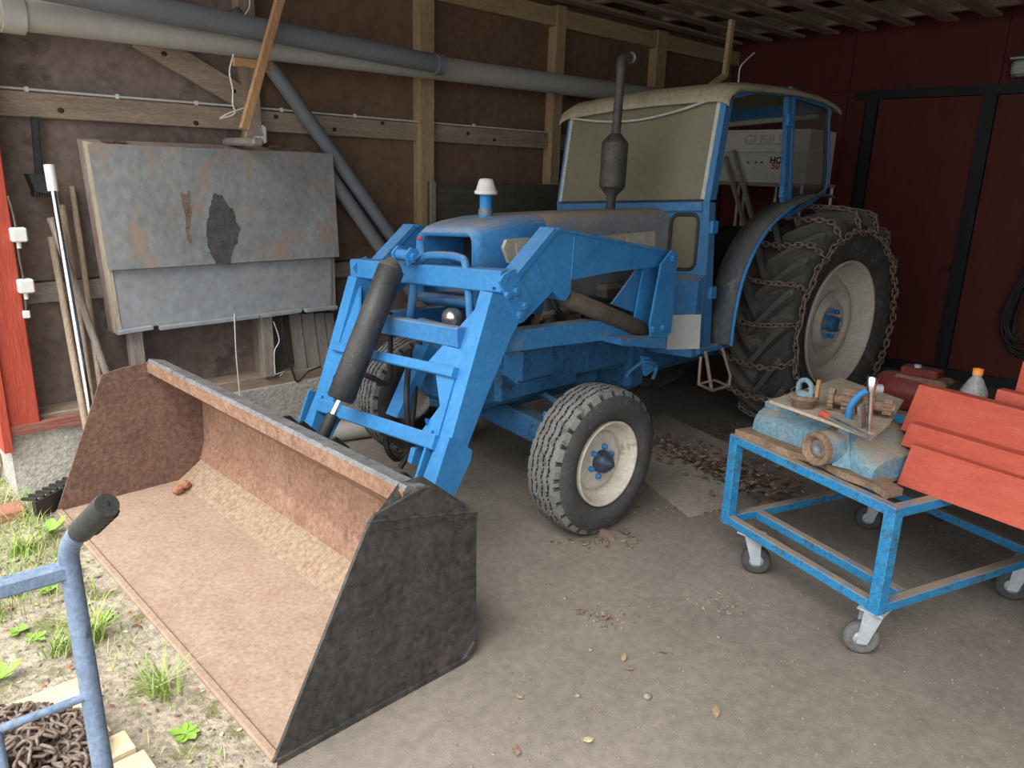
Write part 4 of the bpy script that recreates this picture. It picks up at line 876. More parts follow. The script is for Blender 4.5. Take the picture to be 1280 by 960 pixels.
# shelf with cartons behind the cab
sx_ = 6.45
rk = thing('storage_rack', (sx_+.3, 3.4, 0), 'metal storage rack by the red back wall seen through the cab', 'rack')
c0, c1 = PX(912, 224, sx_), PX(1006, 224, sx_)
ya, yb_ = min(c0.y, c1.y)-.01, min(max(c0.y, c1.y)+.25, 4.2); zs = c0.z-.02
obj('shelf', MB().box((sx_-.02, ya, zs-.03), (sx_+.6, yb_, zs)), WGR[1], rk)
obj('shelf', MB().box((sx_-.02, ya, .93), (sx_+.6, yb_, .96)), WY[1], rk)
for y in (ya+.02, PX(930, 250, sx_).y, yb_-.02):
    for x in (sx_-.01, sx_+.58): obj('upright', MB().tube([(x, y, 0), (x, y, zs-.004)], .014, 8), WHITEP, rk)
def text(parent, s_, m_, loc, size, name):
    cu = bpy.data.curves.new('t', 'FONT'); cu.body = s_; cu.size = size; cu.extrude = .001; cu.offset = size*.03
    to = bpy.data.objects.new('t', cu); COL.objects.link(to); bpy.context.view_layer.update()
    me = bpy.data.meshes.new_from_object(to.evaluated_get(bpy.context.evaluated_depsgraph_get())); bpy.data.objects.remove(to)
    me.materials.clear(); me.materials.append(m_); o = inst(name, me, parent, loc, (PI/2, 0, -PI/2)); return o
zt1, zt2_ = PX(950, 190, sx_).z, PX(950, 162, sx_).z
ym = ya+.005
for (y0_, y1_, z0_, z1_, lab) in ((ym+.005, yb_-.05, zs, zt1-.004, 'lower white carton with black and red print on the rack'), (ym+.005, yb_-.06, zt1-.002, zt2_, 'upper white carton with faded grey lettering on the rack')):
    bx = thing('carton', (sx_+.25, (y0_+y1_)/2, z0_), lab, 'carton', None)
    obj('carton_body', MB().cbox((sx_, y0_, z0_), (sx_+.5, y1_, z1_), .004), BOXW, bx)
    obj('packing_tape', MB().box((sx_-.001, y0_+.01, z1_-.025), (sx_, y1_-.01, z1_-.02)), GASK, bx)
    if lab.startswith('lower white'):
        text(bx, 'HOT', INKB, PX(962, 204, sx_-.002), .075, 'print'); text(bx, '50', INKR, PX(964, 211, sx_-.002), .075, 'print')
        for px in (935, 945, 952): obj('print_mark', MB().box(PX(px, 203, sx_-.001)+V((0, -.012, -.006)), PX(px, 203, sx_-.001)+V((.001, .012, .006))), INKB, bx)
    if lab.startswith('upper white'): text(bx, 'GUSILSH', INKG, PX(930, 181, sx_-.002), .12, 'print')
for px, h, r, mt in ((934, .12, .05, DARK), (948, .10, .045, GALV), (962, .09, .045, DARK)):
    p = PX(px, 268, sx_+.1); top('tin_can', MB().lathe([(.96, .0001), (.96, r), (.96+h*.9, r), (.96+h*.92, r*1.04), (.96+h, r*1.04), (.96+h, .0001)], 16, 'Z', V((p.x, p.y, 0))), mt, ('tallest dark tin on the lower rack shelf, beside the leaning boards', 'grey metal tin on the lower rack shelf between two dark tins', 'shortest dark tin on the lower rack shelf beyond the grey tin')[(934, 948, 962).index(px)], 'tin', 'tins on the rack')
PALEB = wood('pale_grey_board', (.36, .31, .24), (.46, .40, .32), 2)
for i, (a, b) in enumerate((((906, 196), (942, 318)), ((917, 188), (950, 308)))):
    p, q = PX(*a, 6.405), PX(*b, 6.28); dd = q-p; e = p+dd*((.02-p.z)/dd.z)
    top('leaning_board', MB().beam(p, e, .025, .05, up=(1, 0, 0), ch=.003), PALEB, ('long pale board leaning behind the cab, close to its front pillar', 'long pale board leaning behind the cab, between its twin and the cartons')[i], 'board', 'boards behind the cab')
# ceiling lath and wire over the cab roof
m = MB(); p, q = PY(915, 25, 3.0), PY(906, 96, 3.0); m.beam(p, q, .045, .03, up=(0, 1, 0), ch=.003); ll = top('ceiling_lath', m, WY[2], 'yellow wooden lath hanging from the ceiling above the cab roof', 'wood lath')
m = MB(); m.beam(q+V((0, 0, .01)), q+V((-.12, .02, -.06)), .045, .03, ch=.003); obj('lath_end', m, WY[0], ll)
m = MB(); m.tube(bez([PY(923, 103, 2.7), PY(925, 85, 2.7), PY(933, 75, 2.7), PY(943, 66, 2.7)], 5), .005, 5); top('wire', m, STRING, 'curly pale wire sticking up from the cab roof', 'wire')

# ================================================================== BACK WALL THINGS
p = PX(1285, 84, XB-.06); lm = thing('bulkhead_lamp', (XB-.05, 1.75, p.z-.1), 'oblong ribbed glass bulkhead lamp on the red back wall', 'lamp')
a = PX(1262, 97, XB-.06); obj('lamp_base', MB().cbox((XB-.05, a.y-.45, a.z-.01), (XB+.002, a.y+.005, a.z+.15), .01), CYL, lm)
m = MB(); m.cbox((XB-.13, a.y-.43, a.z), (XB-.05, a.y-.01, a.z+.12), .025); lg = obj('lamp_glass', m, LAMPG, lm)
for i in range(5): obj('glass_rib', MB().box((XB-.134, a.y-.42, a.z+.018+i*.02), (XB-.129, a.y-.02, a.z+.024+i*.02)), LAMPG, lm)
obj('lamp_hood', MB().prism([(XB-.14, a.y-.44, a.z+.125), (XB-.05, a.y-.44, a.z+.15), (XB-.05, a.y, a.z+.15), (XB-.14, a.y, a.z+.125)], (0, 0, .012)), GALV, lm)
hc = thing('hose_coil', PX(1280, 455, XB-.08), 'coil of black hose hung on the dark red back door', 'hose')
cc = PX(1285, 330, XB-.09)
for i in range(9):
    w_ = .13+.012*i+random.uniform(-.02, .02); zt, zb = cc.z+.05+random.uniform(-.03, .05), PX(1285, 440+random.uniform(-12, 12), XB-.09).z; yc = cc.y-.09+random.uniform(-.02, .02); xx = XB-.06-.012*i*.6
    pts = []
    for k in range(28):
        t = 2*PI*k/28; zz = (zt+zb)/2+(zt-zb)/2*math.cos(t); f = .35+.65*(.5-.5*math.cos(t)); pts.append((xx, yc+w_*math.sin(t)*(f*1.1), zz))
    obj('hose_loop', MB().tube(pts, .010, 7, closed=True), HOSE, hc)
for i in range(3):
    pts = [(XB-.09+.05*math.cos(2*PI*k/12), cc.y-.06+.02*i+.03*math.sin(i), cc.z+.0+.10*math.sin(2*PI*k/12)) for k in range(12)]
    obj('hose_wrap', MB().tube(pts, .013, 7, closed=True), HOSE, hc)
obj('hook', MB().tube([(XB, cc.y-.09, cc.z+.09), (XB-.16, cc.y-.09, cc.z+.09), (XB-.16, cc.y-.09, cc.z+.13)], .01, 6), BLACKP, hc)

# ================================================================== BLUE TROLLEY
N0 = V((2.60, .775, 0)); U = V((.312, .950, 0)); Vv = V((.950, -.312, 0)); LU, LV = .77, .95
def T(u, v, z): return N0 + U*u + Vv*v + V((0, 0, z))
TT = Mx((( *[U.x, Vv.x, 0], N0.x), (U.y, Vv.y, 0, N0.y), (0, 0, 1, 0), (0, 0, 0, 1)))
ZT, ZB = .575, .205
tl = thing('trolley', T(LU/2, LV/2, 0), 'blue steel workshop trolley on grey castors carrying a gearbox and planks', 'trolley')
sq = .038
for z, nm in ((ZT, 'top_rail'), (ZB, 'bottom_rail')):
    for a, b in (((-sq/2, 0), (LU+sq/2, 0)), ((-sq/2, LV), (LU+sq/2, LV)), ((0, 0), (0, LV)), ((LU, 0), (LU, LV))):
        e_ = .0015 if a[0] == b[0] else 0; obj(nm, MB().beam(T(*a, z-e_), T(*b, z-e_), sq, sq, ch=.003), TROL, tl)
obj('bottom_rail', MB().beam(T(.02, .16, ZB-.002), T(LU-.02, .16, ZB-.002), sq, sq, ch=.003), TROL, tl)
for u, v in ((0, 0), (LU, 0), (0, LV), (LU, LV)):
    obj('leg', MB().beam(T(u, v, ZB-.019), T(u, v, ZT+.0165), .045, .045, up=U, ch=.003), TROL, tl)
CASW = mat('grey_castor_rubber', (.11, .105, .10), (.17, .16, .15), 12, .8)
for i, (u, v, yaw) in enumerate(((.02, .02, .5), (LU-.12, .03, -.3), (.02, LV-.04, .9), (LU-.05, LV-.05, .2))):
    d = V(((-.5, .85, 0), (.5, -.86, 0), (-.3, .95, 0), (-.5, .8, 0))[i]).normalized(); sd = V((-d.y, d.x, 0)); b = T(u, v, 0); wc = b + d*.03 + V((0, 0, .062))
    m = MB(); m.prism([b+V((x, y, ZB-.019)) for x, y in ((-.045, -.045), (.045, -.045), (.045, .045), (-.045, .045))], (0, 0, -.006))
    for s in (-1, 1):
        o_ = sd*(s*.027); m.prism([b+o_-d*.03+V((0,0,ZB-.024)), b+o_+d*.04+V((0,0,ZB-.024)), wc+o_+d*.018+V((0,0,-.012)), wc+o_-d*.018+V((0,0,-.012))], sd*.003)
    cs = obj('castor', m, GALV, tl)
    R = Mx.Translation(wc) @ Mx(((d.x, sd.x, 0, 0), (d.y, sd.y, 0, 0), (0, 0, 1, 0), (0, 0, 0, 1)))
    obj('castor_wheel', MB(T=R).lathe([(-.018, .03), (-.02, .05), (-.014, .061), (.014, .061), (.02, .05), (.018, .03)], 24, 'Y'), RUBBER if i != 0 else CASW, cs)
    obj('castor_hub', MB(T=R).lathe([(-.020, .0001), (-.020, .012), (-.016, .032), (.016, .032), (.020, .012), (.020, .0001)], 18, 'Y'), GALV, cs)
# gearbox casting on the trolley
gz = ZT+.019
gc = thing('gearbox_casting', T(.42, .16, gz), 'grimy pale blue gearbox casting with a rusty round bore on the trolley', 'gearbox')
m = MB(); rings = []
for s_, h, d0, d1 in ((.15, .065, .06, .42), (.20, .082, .06, .44), (.28, .132, .07, .44), (.36, .163, .08, .44), (.46, .164, .08, .44), (.54, .155, .07, .44), (.62, .13, .06, .42), (.70, .115, .05, .40), (.75, .10, .06, .36)):
    ring = []
    for k in range(11):
        t = k/10; a = PI*t; ring.append(T(s_, (d0+d1)/2 - (d1-d0)/2*math.copysign(abs(math.cos(a))**.8, math.cos(a)), gz+.03 + h*math.sin(a)**.75))
    ring += [T(s_, d1, gz+.012), T(s_, d0, gz+.012)]; rings.append(ring)
m.loft(rings); obj('housing', m, BLUECAST, gc)
m = MB(); po = []
for k in range(30):
    t = k/29; po.append(T(.05+t*.72, .015+.012*math.sin(t*17)+.02*math.sin(t*5), gz))
po += [T(.77, .46, gz), T(.16, .46, gz), T(.15, .13, gz), T(.05, .10, gz)]; m.prism(po, (0, 0, .026)); obj('flange', m, RUSTB, gc)
# snout with bore, facing off the trolley front
cb_ = T(.345, .06, gz+.085); ax_ = -Vv
R = Mx.Translation(cb_) @ Mx(((U.x, Vv.x, 0, 0), (U.y, Vv.y, 0, 0), (0, 0, 1, 0), (0, 0, 0, 1)))
obj('snout', MB(T=R).lathe([(.16, .10), (.08, .085), (.0, .066), (-.07, .062)], 32, 'Y'), BLUECAST, gc)
obj('bore_ring', MB(T=R).lathe([(-.055, .063), (-.078, .064), (-.084, .060), (-.084, .047), (-.060, .043), (-.055, .0001)], 32, 'Y'), RUSTB, gc)
obj('bore_shaft', MB(T=R).lathe([(-.056, .038), (-.064, .036), (-.062, .014), (-.058, .012), (-.058, .0001)], 24, 'Y'), STEELB, gc)
obj('cover_plate', MB(T=TT).cbox((.56, .10, gz+.12), (.74, .26, gz+.15), .005), BLUECAST, gc)
for u, v in ((.58, .12), (.72, .12), (.58, .24), (.72, .24)): inst('bolt', BOLT_S, gc, T(u, v, gz+.15))
obj('casting_rib', MB().prism([T(.30, .03, gz+.03), T(.24, .06, gz+.03), T(.30, .09, gz+.16), T(.33, .07, gz+.16)], Vv*.03), BLUECAST, gc)
# plywood board with loose parts
zb = gz+.205
bdp = [PZ(a, b, zb) for a, b in ((962, 500), (1050, 472), (1130, 500), (1112, 528), (1089, 546), (1030, 524))]
top('plywood_board', MB().prism(bdp, (0, 0, -.012)), PLY, 'dusty pointed plywood sheet laid across the gearbox on the trolley', 'board')
def onb(px, py, dz=0): return PZ(px, py, zb+dz)
c = onb(1003, 508); m = MB(); m.lathe([(zb, .0001), (zb, .042), (zb+.03, .044), (zb+.035, .055), (zb+.045, .055), (zb+.048, .035), (zb+.05, .0001)], 24, 'Z', V((c.x, c.y, 0)))
bc = thing('bearing_housing', V((c.x, c.y, zb)), 'round rusty bearing housing with a light blue yoke on the plywood', 'bearing')
obj('flange', m, RUSTB, bc)
m = MB(); cx = V((c.x, c.y, zb+.048)); pts = [cx+U*(.032*math.cos(a))+V((0, 0, .03+.028*math.sin(a))) for a in [PI*k/8 for k in range(9)]]; m.tube([cx+U*.032] + pts + [cx-U*.032], .010, 8); obj('yoke', m, BLUECAST, bc)
m = MB(); m.lathe([(zb+.048, .030), (zb+.062, .030), (zb+.064, .0001)], 16, 'Z', V((c.x, c.y, 0))); obj('collar', m, BLUECAST, bc)
obj('bracket', MB().beam(cx-U*.045+Vv*.02, cx-U*.045+Vv*.02+V((0, 0, .07)), .012, .016), WO[2], bc)
g0, g1 = onb(1036, 497, .048), onb(1075, 500, .048); gs = thing('gear_shaft', g0-V((0, 0, .048)), 'rusty toothed gear shaft lying on the plywood', 'gear')
dd = (onb(1105, 508, .048)-g0); dd.normalize(); sd = dd.cross(V((0, 0, 1)))
obj('shaft', MB().tube([g0, g0+dd*.23], .020, 12), RUSTB, gs)
for t, r, l in ((0, .042, .02), (.05, .048, .05), (.12, .036, .04), (.19, .03, .03)):
    R = Mx.Translation(g0+dd*t) @ dd.to_track_quat('Y', 'Z').to_matrix().to_4x4(); m = MB(T=R); rings = []
    for y_ in (0, l): rings.append([V(((r if k % 2 else r*.84)*math.cos(2*PI*k/32), y_, (r if k % 2 else r*.84)*math.sin(2*PI*k/32))) for k in range(32)])
    m.loft(rings, smooth=False); obj('gear_wheel', m, RUSTB, gs)
h0 = onb(1060, 523); hp = [h0+V((0, 0, -.003)), h0+_r0*.004+V((0, 0, .05)), h0+_r0*.028+V((0, 0, .09)), h0+_r0*.06+V((0, 0, .112)), h0+_r0*.09+V((0, 0, .118))]
lv = thing('gear_lever', h0, 'bright blue curved lever with a pale eye standing on the plywood', 'lever')
obj('arm', MB().tube(bez(hp, 5), .013, 10), BLUE, lv); e = hp[-1]; obj('eye', MB().tube([e-_r0*.014, e+_r0*.016], .017, 12), GALV, lv)
c = onb(1086, 540); tp_ = c+V((-.015, .01, .17)); wr = thing('socket_handle', c, 'worn chrome T-shaped rod standing behind the blue lever', 'tool')
obj('rod', MB().tube([c+V((0,0,-.002)), tp_], [.008, .011], 10), CHROME, wr); obj('knob', MB().tube([tp_-V((.0,0,.02)), tp_+V((0, 0, .03)), tp_+V((0,0,.035))], [.015, .02, .016], 12), CHROME, wr)
obj('fork', MB().beam(c+V((.03, .035, 0)), c+V((.0, .04, .09)), .014, .03), STEELB, wr)
p, q = PZ(1026, 516, zb+.013), PZ(1088, 547, zb+.007); fl = thing('file', p.lerp(q, .5), 'steel file with a red handle lying across the gearbox casting', 'tool')
d = q-p; obj('handle', MB().tube([p, p+d*.02, p+d*.20], [.008, .014, .012], 10), REDPL, fl); obj('blade', MB().beam(p+d*.18, q, .024, .010, ch=.002), STEELB, fl)
# red planks on edge
pd = V((-.2, -.98, 0)).normalized(); pn_ = V((.98, -.2, 0))
def plank(name, s0, depth, z0, z1, L, th, lab, lean=.03):
    a = V((2.815, .845, 0)) + pn_*depth + pd*s0; b = a + pd*L
    m = MB(); m.prism([a+V((0,0,z0)), b+V((0,0,z0)), b+pn_*lean+V((0,0,z1)), a+pn_*lean+pd*.012+V((0,0,z1))], pn_*th)
    return top(name, m, WR[1], lab, 'plank')
plank('red_plank', 0, .0, .592, .742, 1.15, .032, 'bright red painted plank set on edge lowest and foremost on the trolley')
plank('red_plank', -.05, .067, .715, .80, 1.2, .045, 'narrow red painted plank with a rough edge between the lowest and widest planks', .02)
plank('red_plank', -.09, .125, .752, .925, 1.25, .045, 'widest red painted plank at the back of the stack on the trolley', .05)
plank('red_plank', .02, .125, .592, .750, 1.1, .045, 'red painted plank standing hidden beneath the widest plank', .0)
plank('red_plank', .14, .24, .592, .955, .85, .04, 'red painted plank with a knot laid behind the widest plank', .02)
plank('red_plank', .16, .34, .592, 1.05, .8, .04, 'topmost red painted plank at the rear of the stack', .02)
m = MB(T=TT); m.cbox((.03, .468, gz), (.34, .74, gz+.09), .01); top('support_board', m, WGR[1], 'thick grey board behind the red planks on which the bottles stand', 'board')
# bottles and red tank behind the planks
bz = gz+.09; bp = T(.135, .528, 0); bo = thing('water_bottle', V((bp.x, bp.y, bz)), 'clear plastic water bottle with an orange cap behind the red planks', 'bottle')
tc_ = V((bp.x, bp.y, 0)); sc = bp.x/3.2
obj('body', MB().lathe([(bz, .0001), (bz, .040), (bz+.01, .047), (bz+.12, .047), (bz+.126, .044), (bz+.132, .047), (bz+.215, .047), (bz+.225, .045), (bz+.265, .026), (bz+.282, .015), (bz+.295, .014)], 28, 'Z', tc_), PET, bo)
obj('label_film', MB().lathe([(bz+.135, .0475), (bz+.195, .0475)], 28, 'Z', tc_), WATERM, bo)
obj('cap', MB().lathe([(bz+.286, .0175), (bz+.31, .0175), (bz+.312, .0001)], 20, 'Z', tc_), ORANGE, bo)
b2 = T(.075, .62, 0); z2 = bz; t2 = V((b2.x, b2.y, 0)); bo2 = thing('spray_bottle', V((b2.x, b2.y, z2)), 'pale bottle with a black cap half hidden behind the red planks', 'bottle')
obj('body', MB().lathe([(z2, .0001), (z2, .034), (z2+.15, .036), (z2+.19, .018), (z2+.20, .016)], 20, 'Z', t2), WHITEP, bo2); obj('cap', MB().lathe([(z2+.195, .02), (z2+.235, .02), (z2+.237, .0001)], 16, 'Z', t2), GRIP, bo2)
# bench that carries bottle and tank behind the trolley
rt = PX(1135, 482, 4.15)
bzz = bz
wbm = thing('low_bench', (4.2, 1.3, 0), 'low dark bench behind the trolley holding the red tank and bottles', 'bench')
bmin = min(bp.x, b2.x, 3.75)-.1
zb2 = rt.z-.13
obj('bench_top', MB().box((rt.x-.16, rt.y-.32, zb2-.03), (rt.x+.25, rt.y+.24, zb2)), WGR[1], wbm)
for x, y in ((rt.x-.10, rt.y-.28), (rt.x-.10, rt.y+.20), (rt.x+.2, rt.y-.28), (rt.x+.2, rt.y+.20)): obj('leg', MB().box((x-.02, y-.02, 0), (x+.02, y+.02, zb2-.03)), BLACKP, wbm)
tk = thing('red_tank', V((rt.x, rt.y, zb2)), 'dark red rounded motor tank with a flat dusty top behind the planks', 'tank')
cy = rt.y; cxx = rt.x
m = MB(); m.lathe([(-.17, .0001), (-.165, .05), (-.13, .085), (-.06, .10), (.06, .10), (.13, .085), (.165, .05), (.17, .0001)], 24, 'Y', V((cxx, cy, zb2+.10))); obj('tank_body', m, REDT, tk)
m = MB(); m.cbox((cxx-.06, cy-.19, zb2+.16), (cxx+.08, cy+.06, zb2+.195), .012); obj('top_cover', m, RUSTB, tk)
m = MB(); m.cbox((cxx-.04, cy-.14, zb2+.19), (cxx+.06, cy+.04, zb2+.235), .008); obj('filter_box', m, REDT, tk)
m = MB(); m.lathe([(zb2+.235, .018), (zb2+.25, .018), (zb2+.251, .0001)], 12, 'Z', V((cxx, cy-.03, 0))); obj('filler_cap', m, GALV, tk)

# ================================================================== FOREGROUND: hand truck, pallet, chain
HT = thing('hand_truck', (.10, 1.36, 0), 'blue tubular hand truck with a black rubber grip beside the bucket', 'hand truck')
ht = lambda px, py, y: PY(px, py, y)
j = ht(88, 708, 1.35); tb = V((j.x, 1.35, 0)); low = ht(133, 985, 1.27)
dirn = (low-j); base = j+dirn*((.10-j.z)/dirn.z)
bend = bez([j+V((0, 0, -.03)), ht(86, 690, 1.345), ht(96, 668, 1.31), ht(106, 660, 1.28)], 5)
obj('upright', MB().tube([base] + bend, .0165, 16), BLUET, HT)
g0, g1 = ht(100, 665, 1.295), ht(134, 631, 1.20)
gr = obj('grip', MB().tube([g0, g0.lerp(g1, .04), g0.lerp(g1, .93), g1], [.018, .0195, .0205, .0185], 20), GRIP, HT)
d = (g1-g0).normalized(); sdn = d.cross(V((.3, .9, .1))).normalized(); sdn = -sdn if sdn.z > 0 else sdn
for k in range(5): obj('finger_ridge', MB().tube([g0.lerp(g1, .28+.14*k)+sdn*.010-d*.004, g0.lerp(g1, .28+.14*k)+sdn*.010+d*.004], .0145, 12), GRIP, gr)
obj('grip_slot', MB().beam(g1+d*.001-V((0,0,.008)), g1+d*.001+V((0,0,.008)), .003, .003), GRIP, gr)
W2 = -.50
jl = j+V((W2, .03, 0)); bl2 = base+V((W2, .03, 0))
obj('upright', MB().tube([bl2, jl, jl+(bend[-1]-j)], .0165, 16), BLUET, HT)
obj('grip', MB().tube([g0+V((W2, .03, 0)), g1+V((W2, .03, 0))], .02, 16), GRIP, HT)
obj('crossbar', MB().beam(j+V((0, 0, -.005)), jl+V((0, 0, -.005)), .028, .03, ch=.005), BLUET, HT)
k1 = ht(115, 870, 1.30); kk = j+dirn*((k1.z-j.z)/dirn.z); rod_ = obj('thin_rod', MB().tube([kk, kk+V((W2, .03, 0))], .0075, 10), BLUET, HT)
mid = kk+V((-.14, .008, 0)); obj('middle_bar', MB().tube([mid, mid+dirn*((.12-mid.z)/dirn.z)], .009, 10), BLUET, HT)
obj('toe_plate', MB().box((base.x+W2, base.y-.02, .02), (base.x, base.y+.22, .03)), BLUET, HT)
obj('lower_bar', MB().beam(base, bl2, .03, .03), BLUET, HT)
for s in (0, 1):
    c = V((base.x+W2*s+(.05 if s == 0 else -.05), base.y-.08, .10)); m = MB(T=Mx.Translation(c) @ Mx.Rotation(PI/2, 4, 'Z')); m.lathe([(-.03, .02), (-.03, .06), (-.028, .09), (0, .10), (.028, .09), (.03, .06), (.03, .02)], 28, 'Y'); w_ = obj('wheel', m, RUBBER, HT)
obj('axle', MB().tube([(base.x+W2-.08, base.y-.08, .10), (base.x+.08, base.y-.08, .10)], .01, 8), STEELB, HT)
for s in (0, 1): obj('axle_stay', MB().beam((base.x+W2*s, base.y-.08, .10), (base.x+W2*s, base.y+.01, .14), .02, .02), BLUET, HT)

PA = thing('pallet', (.1, 2.1, 0), 'small pale new-wood pallet lying in front of the bucket', 'pallet')
zp = .10
for i in range(6):
    a = PZ(105, 845, zp); y_ = 2.315-i*.112; x_ = a.x - .005 - random.uniform(0, .02) + (.012*i if i > 2 else 0)
    obj('slat', MB().cbox((-.45, y_-.045, zp-.024), (x_, y_+.045, zp), .003), WS[0], PA)
for x in (-.40, .0, .36): obj('bearer', MB().cbox((x, 1.70, .006), (x+.08, 2.36, zp-.023), .003), WS[1], PA)
CH = thing('chain_heap', (.15, 2.08, zp), 'heap of rusty brown chain piled on the pale pallet', 'chain')
rg = random.Random(3)
lm_ = MB(); lm_.link((0,0,0), (1,0,0), (0,1,0), .042, .025, .0046, 10, 6); lme = lm_.mesh('chain_link', CHAINM)
def heap(x, y): 
    return max(0, .16*(1-((x-.11)/.34)**2-((y-2.05)/.27)**2))
npos = 0
for st_ in range(9):
    x, y = .15+rg.uniform(-.2, .15), 2.03+rg.uniform(-.18, .2); an = rg.uniform(0, 6.28)
    for k in range(33):
        an += rg.uniform(-.55, .55); nx, ny = x+.029*math.cos(an), y+.029*math.sin(an)
        if heap(nx, ny) <= 0: an += 2.2; nx, ny = x+.02*math.cos(an), y+.02*math.sin(an)
        x, y = nx, ny
        if y < 1.76 or x > .42: an += 1.5
        z = zp+.018+heap(x, y)*(.55+.5*rg.random())
        inst('chain_link', lme, CH, (x, y, z), (rg.choice((0, PI/2))+rg.uniform(-.5, .5), rg.uniform(-.5, .5), an), (1.0, 1.0, 1.0)); npos += 1
m = MB()
for i in range(1100):
    a_, q_ = rg.uniform(0, 6.28), rg.random()**.5; x, y = .11+.33*q_*math.cos(a_), 2.05+.26*q_*math.sin(a_)
    if y < 1.72: continue
    m.link((x, y, zp+.016+heap(x, y)*rg.uniform(.02, .92)), (rg.gauss(0, 1), rg.gauss(0, 1), rg.gauss(0, .35)), (rg.gauss(0, 1), rg.gauss(0, 1), rg.gauss(0, 1)), .042, .025, .0046, 8, 5)
o_ = obj('chain_links', m, CHAINM, CH); o_['kind'] = 'stuff'


# ================================================================== GROUND DETAILS
rg = random.Random(11)
def slab(pxs, name, lab):
    m = MB(); m.prism([PZ(a, b, .022) for a, b in pxs], (0, 0, -.024)); return top(name, m, SLAB, lab, 'slab')
slab([(806, 598), (862, 642), (908, 631), (908, 606), (846, 570), (818, 556)], 'concrete_slab', 'flat grey concrete slab on the floor nearer the trolley')
slab([(815, 520), (830, 517), (912, 555), (912, 566), (892, 569), (818, 545)], 'concrete_slab', 'flat grey concrete slab on the floor under the cab step')
def leaf(mb, c, s, an):
    c = V(c); n = 5; R = Mx.Rotation(an, 3, 'Z'); q = V((rg.uniform(-.4, .4), rg.uniform(-.4, .4), 1)).normalized().to_track_quat('Z', 'Y').to_matrix()
    pts = [(-1, 0, .1), (-.4, .45, .25), (.3, .5, .1), (1, 0, .3), (.3, -.5, .15), (-.4, -.4, .3)]
    mb.add([c + q @ (R @ V((x*s, y*s, z*s*.5))) for x, y, z in pts] + [c+V((0, 0, .004))], [(i, (i+1) % 6, 6) for i in range(6)])
m = MB()
for i in range(750):
    t = rg.random(); a, b = (820, 550), (985, 615); px = a[0]+(b[0]-a[0])*t+rg.gauss(0, 10); py = a[1]+(b[1]-a[1])*t+rg.gauss(0, 7+8*t)
    p = PZ(px, py, .012+rg.random()*(.02+.06*t*t)); m.mi = rg.choice((0, 0, 1)); leaf(m, p, rg.uniform(.012, .030), rg.uniform(0, 6))
for i in range(200):
    p = PZ(rg.uniform(870, 960), rg.uniform(530, 548), .01); m.mi = 0; leaf(m, p, rg.uniform(.012, .028), rg.uniform(0, 6))
for i in range(160):
    p = PZ(*(rg.choice(((735+rg.gauss(0, 28), 675+rg.gauss(0, 4)), (800+rg.gauss(0, 14), 610+rg.gauss(0, 12)), (860+rg.gauss(0, 40), 640-rg.random()*6)))), .006); m.mi = rg.choice((0, 1)); leaf(m, p, rg.uniform(.006, .018), rg.uniform(0, 6))
top('leaf_litter', m, [LEAFB, LEAFO], 'drift of dry brown leaves between the slabs, trolley and front wheel', 'leaves', kind='stuff')
m = MB()
for i in range(420):
    px, py = rg.uniform(560, 1270), 600+360*rg.random()**.8
    p = PZ(px, py, .002)
    if p.x < .95 and p.y > 1.6: continue
    m.mi = rg.choice((0, 0, 0, 1, 2)); s_ = rg.uniform(.0015, .004)
    if m.mi == 0: m.cbox(p-V((s_, s_, .003)), p+V((s_, s_*.8, s_)), .002)
    else: leaf(m, p+V((0,0,.003)), s_*1.6, rg.uniform(0, 6))
for c_, sg, nn in (((757, 770), 20, 60), ((910, 755), 22, 50)):
    for i in range(nn):
        p = PZ(c_[0]+rg.gauss(0, sg), c_[1]+rg.gauss(0, sg*.4), .004); m.mi = rg.choice((0, 1, 2)); leaf(m, p, rg.uniform(.004, .012), rg.uniform(0, 6))
top('floor_debris', m, [STONE, LEAFB, LEAFO], 'tiny stones, straw and leaf crumbs scattered over the grey floor', 'debris', kind='stuff')
for px, py, mt, s_ in ((759, 772, LEAFO, .022), (780, 822, LEAFO, .02), (828, 815, LEAFO, .018), (895, 890, LEAFO, .024), (648, 870, LEAFO, .02), (787, 836, LEAFO, .018), (725, 765, LEAFB, .02), (758, 671, LEAFB, .06), (780, 664, LEAFB, .045), (645, 938, LEAFO, .03), (735, 925, STRAW, .022), (880, 640, LEAFB, .03)):
    m = MB(); leaf(m, PZ(px, py, .008), s_, rg.uniform(0, 6)); top('dry_leaf', m, mt, 'single dry curled leaf lying on the grey floor', 'leaf', 'dry leaves on the floor')
for px, py, s_ in ((809, 870, .018), (706, 748, .010), (898, 796, .010), (738, 812, .010), (722, 869, .012)):
    c = PZ(px, py, s_*.4); m = MB(); rings = [[c+V((s_*math.cos(2*PI*k/10)*math.sin(t)*rg.uniform(.85, 1.1), s_*.8*math.sin(2*PI*k/10)*math.sin(t), s_*.5*math.cos(t))) for k in range(10)] for t in (3.1, 2.4, 1.6, .8, .05)]
    m.loft(rings); top('pebble', m, STONE, 'small pale pebble lying on the grey floor', 'stone', 'pebbles on the floor')
# rocks in the bucket
for px, py, s_ in ((230, 606, .035), (222, 612, .03)):
    c = PZ(px, py, .046); m = MB(); rings = [[c+V((s_*math.cos(2*PI*k/9)*math.sin(t)*rg.uniform(.8, 1.15), s_*.9*math.sin(2*PI*k/9)*math.sin(t)*rg.uniform(.8, 1.1), s_*.8*math.cos(t))) for k in range(9)] for t in (3.1, 2.5, 1.8, 1.1, .05)]
    m.loft(rings, smooth=False); top('brick_lump', m, BRICKB, 'reddish stone lump in the far corner of the rusty bucket', 'stone', 'lumps in the bucket')
